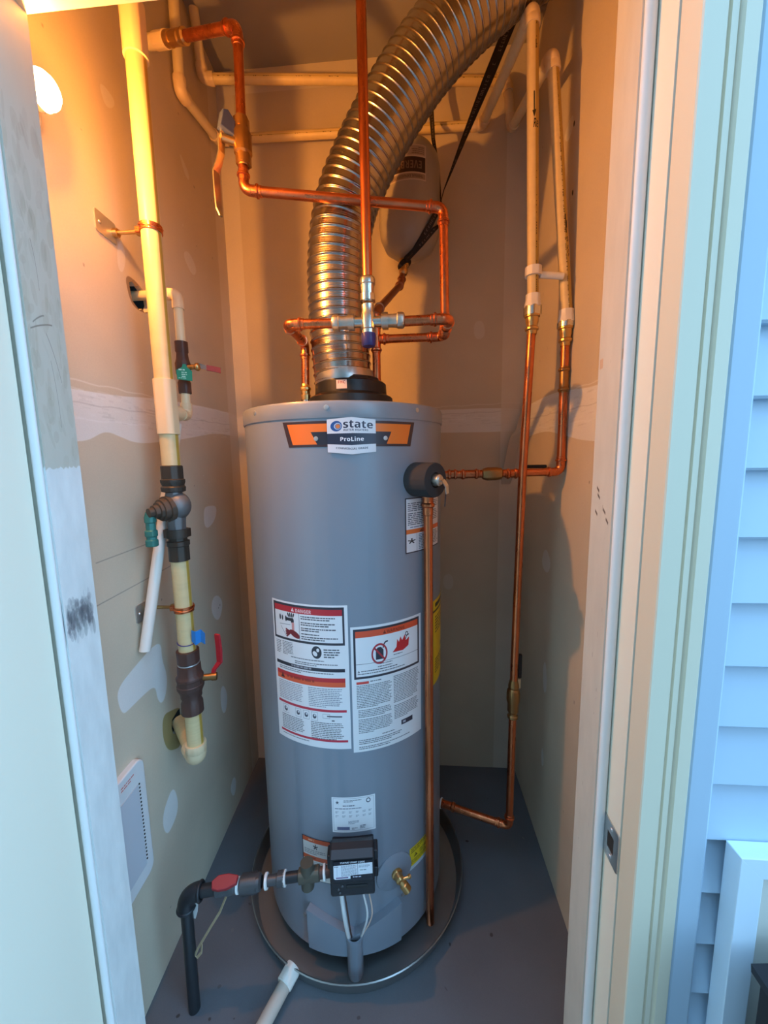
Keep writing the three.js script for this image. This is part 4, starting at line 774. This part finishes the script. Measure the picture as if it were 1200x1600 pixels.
// side branch through the wall and back into the stack
{
  const t = thing('side_branch_pipe', 'thin cream plastic branch from a broken wall hole joining the thick supply pipe', 'pipe');
  const x = -0.585, z = -1.0, r = C34;
  run(t, [[-0.72, 0.421, z], [x, 0.421, z], [x, 0.3, z]], r, { style: 'cpvc', mat: M.cpvc, fit: M.cpvcFit, leg: 0.03, sock: 0.012 });
  run(t, [[x, 0.185, z], [x, 0.122, z], [SX, 0.122, SZ - 0.03]], r, { style: 'cpvc', mat: M.cpvc, fit: M.cpvcFit, leg: 0.026, sock: 0.012 });
  const v = thing('ball_valve', 'small brown bronze ball valve with a sideways red lever on the thin left branch', 'valve');
  part(v, 'body', lathe([x, 0.178, z], [x, 1, z], [[0, 0.011], [0.001, 0.0155], [0.028, 0.0155], [0.036, 0.012], [0.042, 0.0135], [0.05, 0.018], [0.074, 0.0185], [0.086, 0.015], [0.1, 0.0135], [0.104, 0.0155], [0.128, 0.0155], [0.129, 0.011]], 32), M.bronze);
  part(v, 'stem', [rod([x + 0.012, 0.243, z + 0.004], [x + 0.042, 0.243, z + 0.004], 0.006), new THREE.SphereGeometry(0.01, 16, 12).scale(0.8, 1, 1).translate(x + 0.04, 0.243, z + 0.004)], M.brass);
  const lv = part(v, 'lever', ribbon([[x + 0.044, 0.246, z + 0.004], [x + 0.052, 0.244, z], [x + 0.06, 0.242, z - 0.004], [x + 0.086, 0.239, z - 0.016]], Array(4).fill([0.05, 1, 0.05]), [0.011, 0.011, 0.011, 0.011], 0.003), std([0.14, 0.13, 0.12], 0.5, 0.6));
  part(lv, 'grip', ribbon([[x + 0.06, 0.242, z - 0.0035], [x + 0.075, 0.24, z - 0.011], [x + 0.09, 0.237, z - 0.018]], Array(3).fill([0.05, 1, 0.05]), 0.0135, 0.006), std([0.13, 0.012, 0.014], 0.5), 'red grip');
  const g = thing('green_tag', 'green paper tag hanging from the small valve on the left branch', 'tag');
  const tagMap = canvas(160, 160, (c, w, h) => { c.fillStyle = 'rgb(30,140,104)'; c.fillRect(0, 0, w, h); fine(c, 24, 50, 110, 1, 26, 'rgba(200,235,220,0.9)'); fine(c, 50, 76, 60, 3, 20, 'rgba(200,235,220,0.8)'); fine(c, 20, 132, 120, 1, 16, 'rgba(190,230,214,0.8)'); });
  tagMap.repeat.set(1 / 0.036, 1 / 0.04); tagMap.offset.set(0.5, 0.5);
  const gm = std([1, 1, 1], 0.6, 0, { map: tagMap });
  part(g, 'tag', extrude([[-0.017, -0.018], [0.017, -0.02], [0.018, 0.004], [0.008, 0.012], [0.004, 0.02], [-0.002, 0.02], [-0.005, 0.012], [-0.018, 0.004]], 0.0012).rotateY(0.55).translate(x + 0.016, 0.226, z + 0.024), gm);
}
// two pipe stand-offs, one copy of the other
{
  const make = () => {
    const t = thing('pipe_bracket', 'zinc wall plate and rod holding the thick supply pipe above the wall hole', 'bracket', 'pipe brackets on the left wall');
    const y = 0.515, c = onLeft(0.262, y, 0), z = SZ - 0.005;
    part(t, 'wall_plate', extrude(rounded(-0.032, 0.032, -0.022, 0.022, 0.005), 0.003).applyMatrix4(leftM).translate(onLeft(0.262, y, 0).x - onLeft(0, 0, 0).x, y, onLeft(0.262, y, 0).z - onLeft(0, 0, 0).z), M.zinc);
    part(t, 'rod', [rod(V(leftX(z) + 0.002, y, z), V(SX - 0.02, y, z), 0.0042), hexNut(V(leftX(z) + 0.002, y, z), V(leftX(z) + 0.014, y, z), 0.0095), hexNut(V(SX - 0.036, y, z), V(SX - 0.027, y, z), 0.009)], M.brass);
    for (const k of [-0.02, 0.02]) part(t, 'screw', new THREE.SphereGeometry(0.0045, 12, 8).translate(leftX(-0.882) + 0.003, y, -0.882 + k), M.steel);
    part(t, 'clamp_ring', [lathe([SX, y - 0.007, SZ], [SX, 1, SZ], [[0, 0.0212], [0, 0.0232], [0.014, 0.0232], [0.014, 0.0212]], 36), rbox(0.016, 0.013, 0.012, 0.002).translate(SX - 0.027, y, SZ), ring([SX, y + 0.004, SZ], [0.2, 1, 0.25], 0.0228, 0.0024)], M.copper, 'copper coated clamp ring');
    return t;
  };
  const a = make();
  things.lower = a;
}
// ------------------------------------------------------------------ thin pipes across the back wall and down the right
{
  const t = thing('upper_back_pipe', 'upper of two cream pipes crossing the back wall, later dropping beside the right wall', 'pipe');
  run(t, [[-0.674, CEIL, -1.37], [-0.676, 1.245, -1.405], [0.325, 1.262, -1.525], [0.345, 1.12, -1.525], [0.352, 0.99, -1.14], [0.372, 0.8, -1.14], [0.413, 0.39, -1.14]], C12, { style: 'cpvc', fit: M.cpvcFit, leg: 0.03, sock: 0.012, skip: [5], mats: [M.cpvc, M_back1, M.cpvc, M.cpvc, M_p2top, M_p2] });
  const u = thing('lower_back_pipe', 'lower of two cream pipes crossing the back wall, with a drawn arrow on its drop', 'pipe');
  run(u, [[-0.664, CEIL, -1.235], [-0.67, 1.075, -1.245], [-0.682, 1.135, -1.5], [0.245, 1.135, -1.525], [0.296, 1.075, -1.12], [0.318, 0.42, -1.12]], C12, { style: 'cpvc', fit: M.cpvcFit, leg: 0.03, sock: 0.012, mats: [M.cpvc, M.cpvc, M_back1, M.cpvc, M_p1] });
  const cl = thing('pipe_clip', 'cream plastic clip bridging the two plastic pipes on the right', 'clip');
  part(cl, 'ring', lathe([0.317, 0.47, -1.12], [0.3175, 1, -1.12], [[0, 0.0145], [0, 0.021], [0.022, 0.021], [0.022, 0.0145]], 32), M.pvcWhite);
  part(cl, 'arm', rod([0.334, 0.473, -1.118], [0.394, 0.468, -1.122], 0.0085), M.pvcWhite);

  const adaptor = (th, x, y, z, flip) => {
    part(th, 'adapter', lathe([x, y, z], [x + 0.004, y - 1, z], [[0, 0.0135], [0, 0.0185], [0.014, 0.0185], [0.024, 0.021], [0.032, 0.0212]], 32), M.pvcWhite, 'white plastic adapter');
    part(th, 'union_nut', hexNut([x, y - 0.03, z], [x, y - (flip ? 0.044 : 0.052), z], 0.0235), M.nickel);
    part(th, 'union', lathe([x, y - (flip ? 0.042 : 0.05), z], [x, y - 1, z], [[0, 0.02], [0.006, 0.0195], [0.008, 0.0165], [0.02, 0.016], [0.024, 0.0145], [0.03, 0.0145], [0.033, 0.0175], [0.038, 0.0175], [0.041, 0.0135], [0.05, 0.0125]], 28), M.brass);
  };
  const d = thing('recirculation_pipe', 'long copper drop on the right leading to the lower right side of the water heater', 'pipe');
  adaptor(d, 0.318, 0.425, -1.12);
  run(d, [[0.318, 0.36, -1.12], [0.305, -0.05, -1.12], [0.297, -0.6, -1.115], [0.294, -1.145, -1.11], [0.092, -1.15, -1.185]], C34, { skip: [1, 2] });
  part(d, 'check_valve', lathe([0.2965, -0.655, -1.114], [0.296, -1, -1.114], [[0, 0.0112], [0.01, 0.0135], [0.018, 0.0155], [0.024, 0.0155], [0.028, 0.0135], [0.034, 0.018], [0.044, 0.0195], [0.066, 0.0195], [0.076, 0.0165], [0.1, 0.0165], [0.106, 0.0125], [0.112, 0.0125], [0.116, 0.0155], [0.122, 0.0155], [0.126, 0.0112]], 28), M.brassDull);
  part(d, 'handle', [rbox(0.011, 0.075, 0.012, 0.003).translate(0.317, -0.62, -1.13)], M.blackPlastic, 'black lever end');
  part(d, 'handle_stem', rbox(0.012, 0.03, 0.012, 0.002).translate(0.314, -0.675, -1.13), M.cpvc);
  part(d, 'nipple', lathe([0.074, -1.15, -1.192], [0.294, -1.145, -1.11], [[0, 0.0125], [0.012, 0.0125], [0.014, 0.015], [0.02, 0.015], [0.022, 0.0122], [0.05, 0.0122], [0.054, 0.015], [0.06, 0.015], [0.064, 0.0112]]), M.copper);
  part(d, 'washer', ring([0.088, -1.15, -1.187], [0.9, 0, 0.35], 0.014, 0.003), M.white);

  const s = thing('side_feed_pipe', 'short copper pipe on the right turning left behind the black foam cover', 'pipe');
  const q = 0.413, z = -1.14;
  adaptor(s, q, 0.39, z, true);
  run(s, [[q, 0.32, z], [q + 0.002, -0.04, z], [0.07, -0.045, z]], C34);
  part(s, 'coupling', sleeve([q, 0.245, z], [q + 0.001, 0.175, z], C34), M.brassDull);
  part(s, 'check_valve', lathe([0.255, -0.043, z], [0.15, -0.0445, z], [[0, 0.0115], [0.004, 0.0165], [0.018, 0.019], [0.044, 0.019], [0.056, 0.015], [0.058, 0.0115]], 28), M.brassDull);
  for (const [a, b] of [[0.3, 0.262], [0.19, 0.135], [0.128, 0.098]]) part(s, 'coupling', sleeve([a, -0.043, z], [b, -0.044, z], C34), M.copper);
  const w = thing('pipe_strap', 'dark metal strap on the right wall behind the crossing copper line', 'strap');
  part(w, 'strap', rbox(0.055, 0.01, 0.008, 0.003).translate(0.355, -0.025, -1.158), M.blackMatte);
}
// ------------------------------------------------------------------ relief valve and its discharge
{
  const t = thing('relief_valve', 'black foam covered relief valve with a small test lever on the right of the heater', 'valve');
  const p = (r) => onTank(47.6, -0.047, TR + r);
  part(t, 'foam_cover', lathe(p(-0.004), p(1), [[0, 0.041], [0.06, 0.0405], [0.064, 0.039], [0.065, 0.018], [0.05, 0.016], [0.05, 0]], 44), M.foam, 'black foam insulation');
  part(t, 'valve_head', lathe(p(0.03), p(1), [[0, 0.015], [0.03, 0.015], [0.042, 0.013], [0.046, 0.009], [0.046, 0]], 24), M.nickelSatin);
  const a = p(0.066), b = p(0.082);
  part(t, 'test_lever', ribbon([a, b, b.clone().add(V(0.007, -0.012, 0.003)), b.clone().add(V(0.009, -0.03, 0.001))], [[0.6, 0.3, -0.7], [0.6, 0.3, -0.7], [0.6, 0.3, -0.7], [0.6, 0.2, -0.7]], [0.01, 0.011, 0.011, 0.009], 0.0025), M.steel);
  const lt = part(t, 'lever_tag', ribbon([b.clone().add(V(0.006, -0.028, -0.002)), b.clone().add(V(0.004, -0.06, -0.006))], [[1, 0, 0], [1, 0, 0]], 0.003, 0.001), M.bronze);
  const d = thing('discharge_pipe', 'copper discharge pipe running straight down the front right of the heater into the pan', 'pipe');
  part(d, 'pipe', rod([0.0365, -0.11, -0.95], [0.0405, -1.296, -0.948], C34, C34, 28), M.copper);
  part(d, 'adapter', lathe([0.036, -0.074, -0.95], [0.037, -1, -0.95], [[0, 0.0155], [0.016, 0.0155], [0.02, 0.0135], [0.03, 0.0135], [0.033, 0.0165], [0.039, 0.0165], [0.042, 0.013], [0.06, 0.0125], [0.062, 0.011]]), M.copper);
}
// ------------------------------------------------------------------ gas line
{
  const t = thing('gas_pipe', 'black iron gas pipe rising from the floor at left and turning toward the gas control', 'pipe');
  const c = V(-0.542, -1.005, -0.757), e = V(-0.187, -0.975, -0.806), at = (k) => c.clone().lerp(e, k), L = c.distanceTo(e);
  part(t, 'pipe', rod([-0.546, FLOOR + 0.001, -0.757], [-0.542, -1.04, -0.757], 0.0135, 0.0135), M.blackIron);
  part(t, 'elbow', [bend(V(-0.542, -1.042, -0.757), c, at(0.1), 0.0195), ring([-0.542, -1.042, -0.757], [0, 1, 0], 0.018, 0.004), ring(at(0.1), e.clone().sub(c), 0.018, 0.004)], M.blackIron);
  const cyl = (k0, k1, r, m, n) => part(t, n, rod(at(k0), at(k1), r), m);
  cyl(0.1, 0.24, 0.0135, M.blackIron, 'nipple');
  cyl(0.53, 0.62, 0.0115, M.oldIron, 'nipple');
  part(t, 'union', [lathe(at(0.36), e, [[0, 0.015], [0.002, 0.0185], [0.02, 0.019], [0.034, 0.0195], [0.046, 0.018], [0.05, 0.0125]]), hexNut(at(0.37), at(0.47), 0.0215)], M.oldIron);
  for (const k of [0.335, 0.52, 0.64, 0.905]) part(t, 'thread_sealant', lathe(at(k), e, [[0, 0.012], [0.001, 0.0165], [0.006, 0.0165], [0.007, 0.012]]), M.white);
  part(t, 'reducer', [lathe(at(0.6), e, [[0, 0.013], [0.002, 0.0165], [0.018, 0.0165], [0.02, 0.012]])], M.oldIron);
  cyl(0.65, 0.8, 0.0115, M.blackIron, 'nipple');
  part(t, 'drip_tee', [lathe(at(0.74), e, [[0, 0.0125], [0.002, 0.0165], [0.05, 0.0165], [0.052, 0.0125]]), rod(at(0.8).add(V(0, 0.034, 0)), at(0.8).add(V(0, -0.032, 0)), 0.0155)], std([0.11, 0.10, 0.075], 0.5, 0.5));
  cyl(0.88, 1.0, 0.0125, M.bronze, 'nipple');
  const v = thing('gas_valve', 'gas shutoff valve with a red tee handle on the black iron pipe', 'valve');
  part(v, 'body', [lathe(at(0.2), e, [[0, 0.0135], [0.002, 0.0175], [0.014, 0.018], [0.02, 0.0155], [0.03, 0.017], [0.044, 0.016], [0.048, 0.013]])], M.oldIron);
  part(v, 'stem', rod(at(0.25), at(0.25).add(V(0, 0.026, 0.006)), 0.007), M.brassDull);
  part(v, 'red_handle', extrude([[-0.02, -0.008], [-0.008, -0.012], [0.01, -0.012], [0.03, -0.006], [0.032, 0.006], [0.012, 0.012], [-0.01, 0.012], [-0.022, 0.004]], 0.01, 0.002).rotateX(-1.15).rotateY(0.25).translate(at(0.26).x, at(0.25).y + 0.021, at(0.25).z + 0.008), M.redCap);
  const w = thing('tag_string', 'looped tan tie hanging from the gas valve beside the black iron pipe', 'string');
  part(w, 'tie', ribbon([at(0.27).add(V(0.0, -0.018, 0.004)), [-0.465, -1.06, -0.765], [-0.492, -1.105, -0.762], [-0.522, -1.155, -0.757], [-0.53, -1.172, -0.754], [-0.524, -1.176, -0.752], [-0.512, -1.16, -0.752], [-0.508, -1.135, -0.752]], Array(8).fill([0.7, -0.2, 0.7]), 0.006, 0.0012), M.cord);
  part(w, 'paper_tag', ribbon([[-0.522, -1.03, -0.762], [-0.526, -1.06, -0.764], [-0.53, -1.082, -0.764]], Array(3).fill([1, 0.2, 0.3]), [0.018, 0.016, 0.008], 0.0008), M.white);
}
// ------------------------------------------------------------------ white vent panel low on the left wall
{
  const t = thing('vent_panel', 'white rounded plastic vent panel low on the left wall behind the door stop', 'vent panel');
  part(t, 'cover', extrude(rounded(0.008, 0.182, -0.99, -0.692, 0.02), 0.012, 0.003).applyMatrix4(leftM), std([0.74, 0.74, 0.73], 0.4));
  part(t, 'insert', extrude(rounded(0.03, 0.156, -0.955, -0.742, 0.003), 0.0015).translate(0, 0, 0.0152).applyMatrix4(leftM), std([0.56, 0.58, 0.62], 0.5));
  const slots = []; for (let i = 0; i < 22; i++) slots.push(new THREE.CylinderGeometry(0.0021, 0.0021, 0.0012, 10).rotateX(Math.PI / 2).translate(0.1605, -0.745 - i * 0.0095, 0.0156).applyMatrix4(leftM));
  part(t, 'vent_holes', slots, M.dark);
  const red = canvas(256, 64, (x, w, h) => { x.fillStyle = 'rgb(226,222,220)'; x.fillRect(0, 0, w, h); fine(x, 20, 12, 200, 2, 22, 'rgba(206,96,84,0.85)'); });
  part(t, 'print', new THREE.PlaneGeometry(0.06, 0.018).translate(0.128, -0.712, 0.0155).applyMatrix4(leftM), std([1, 1, 1], 0.5, 0, { map: red }), 'red print');
}
// ------------------------------------------------------------------ framed panel in front of the siding
{
  const t = thing('framed_panel', 'flat cream panel in a mitred pale blue frame before the siding', 'panel');
  const X = 0.404, Y = -0.498, Wd = 0.027, z0 = -0.4785, z1 = -0.454, R2 = 1.0, Bt = FLOOR - 0.1;
  const bar = (pts) => extrude(pts, z1 - z0 - 0.003, 0.0015).translate(0, 0, z0 + 0.0015);
  part(t, 'frame_side', bar([[X, Y], [X + Wd, Y - Wd], [X + Wd, Bt], [X, Bt]]), std([0.68, 0.78, 0.86], 0.45));
  part(t, 'frame_top', bar([[X + 0.0005, Y + 0.0005], [X + Wd, Y - Wd + 0.001], [R2, Y - Wd + 0.001], [R2, Y + 0.0005]]), std([0.68, 0.78, 0.86], 0.45));
  part(t, 'panel', box(X + Wd - 0.005, R2, Bt, Y - Wd + 0.005, z0 + 0.004, z1 - 0.014), std([0.74, 0.70, 0.60], 0.55));
  const b = thing('black_box', 'corner of a black box in front of the cream framed panel', 'box');
  part(b, 'lid', new THREE.BoxGeometry(0.4, 0.012, 0.14).rotateZ(0.12).translate(0.606, -0.597, -0.36), M.blackPlastic);
  part(b, 'body', box(0.415, 0.80, FLOOR - 0.11, -0.622, -0.424, -0.31), M.blackPlastic);
}
settle();
{ // second stand-off: a copy lower on the same pipe
  const a = things.lower, c = a.clone();
  c.name = numbered('pipe_bracket'); c.userData = { ...a.userData, label: 'zinc wall plate and rod holding the thick supply pipe below the regulator' };
  c.position.y += -0.36 - 0.515; scene.add(c);
}
renderer.render(scene, camera);
